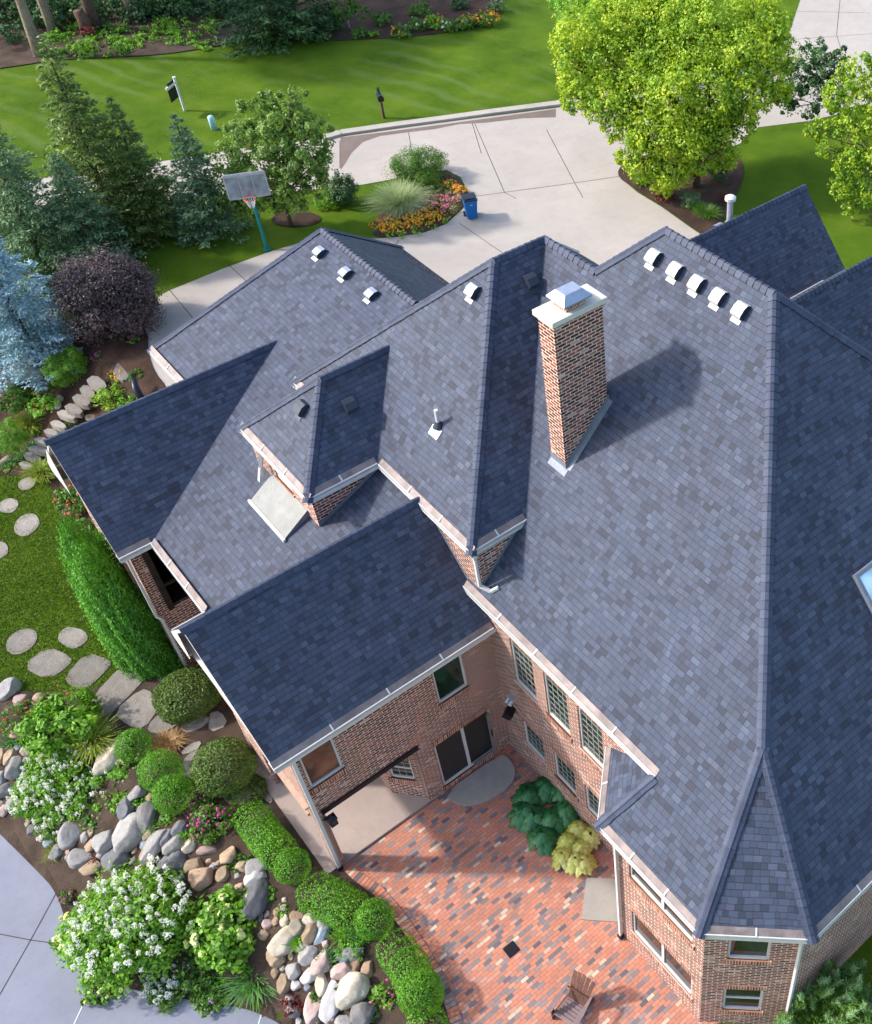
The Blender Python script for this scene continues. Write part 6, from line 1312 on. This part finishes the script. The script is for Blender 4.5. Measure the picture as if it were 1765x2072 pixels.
# local: -y is the front
for q in range(5):
    u = (q-2)*.125; hh = 1.0-.035*abs(q-2)**1.6; mb = MB(); a0 = Vector((u*.8,.16,.24)); a1 = Vector((u*1.12,.60,hh)); mb.bar(a0, a1, .112, .022, up=(0,-1,.4)); mk(mb, 'back_slat', M['cedar'], T, bevel=.008)
for q in range(6):
    y = -.42+q*.105; mb = MB(); mb.box((-.27,y,.40-(q*.034)),(.27,y+.092,.425-(q*.034))); mk(mb, 'seat_slat', M['cedarl'], T)
for s_ in (-1, 1):
    mb = MB(); P_ = [(s_*.30,-.50),(s_*.45,-.46),(s_*.44,-.1),(s_*.38,.35),(s_*.33,.36),(s_*.31,-.1)]; 
    if s_ < 0: P_ = P_[::-1]
    mb.face([(x,y,.60) for x, y in P_]); mb.face([(x,y,.575) for x, y in P_[::-1]]); n = len(P_)
    for q in range(n): r = (q+1)%n; mb.quad((*P_[q],.575),(*P_[r],.575),(*P_[r],.60),(*P_[q],.60))
    mk(mb, 'armrest', M['cedarl'], T); mb = MB(); mb.box((s_*.33-.015,-.44,0),(s_*.33+.015,-.33,.575)); mk(mb, 'front_leg', M['cedar'], T); mb = MB(); mb.bar((s_*.29,-.42,.37),(s_*.29,.52,.03),.03,.12); mk(mb, 'rear_leg', M['cedar'], T)
mb = MB(); mb.box((-.35,.27,.52),(.35,.30,.575)); mk(mb, 'back_rail', M['cedar'], T)
# grass blades near the camera side lawn
P = []
Xg = rng.uniform(-4, 4.2, 150000); Yg = rng.uniform(24, 47, 150000); h_ = height(Xg, Yg)
okm = ~inpoly(Xg, Yg, UPPER_CUT) & (h_ < 1.2)
for nm in ('upper_garden_bed', 'side_bed', 'rock_garden_soil'):
    pass
bedA = pg([(-60,800),(0,740),(40,705),(120,690),(200,665),(300,650),(302,740),(352,800),(300,840),(200,900),(120,925),(95,960),(-60,960)]); bedB = pg([(85,930),(150,940),(262,1150),(372,1355),(392,1392),(300,1382),(250,1352),(200,1250),(150,1130),(112,1010)]); bedC = pg([(-60,1395),(60,1402),(190,1400),(260,1365),(372,1352),(430,1330),(560,1590),(692,1765),(-60,1800)])
for b in (bedA, bedB, bedC): okm &= ~inpoly(Xg, Yg, b)
for (x, y, a) in ((54,978,.22),(17,1023,.27),(55,1061,.36),(-4,1113,.32),(44,1297,.40),(147,1289,.34),(97,1342,.52),(178,1358,.52)):
    c = at(x, y, 0); okm &= np.hypot(Xg-c.x, Yg-c.y) > a
Xg, Yg, h_ = Xg[okm], Yg[okm], h_[okm]; n = len(Xg); B0_ = np.stack([Xg, Yg, h_], 1); a = rng.uniform(0, 6.28, n); S = np.stack([np.cos(a), np.sin(a), 0*a], 1)*.016; tp = B0_+np.stack([rng.normal(size=n)*.03, rng.normal(size=n)*.03, rng.uniform(.03, .075, n)], 1)
V = np.stack([B0_-S, B0_+S, tp], 1).reshape(-1, 3); L['lawnblade'] = leaf_mat('lawn_blade', (.060,.120,.005), (.105,.175,.010), (.18,.27,.03), .3)
o = addobj('grass', np_mesh('grass', V, np.arange(3*n).reshape(-1, 3), L['lawnblade'])); tag(o, 'mown grass blades of the lawn beside the house', 'grass', None, 'stuff')
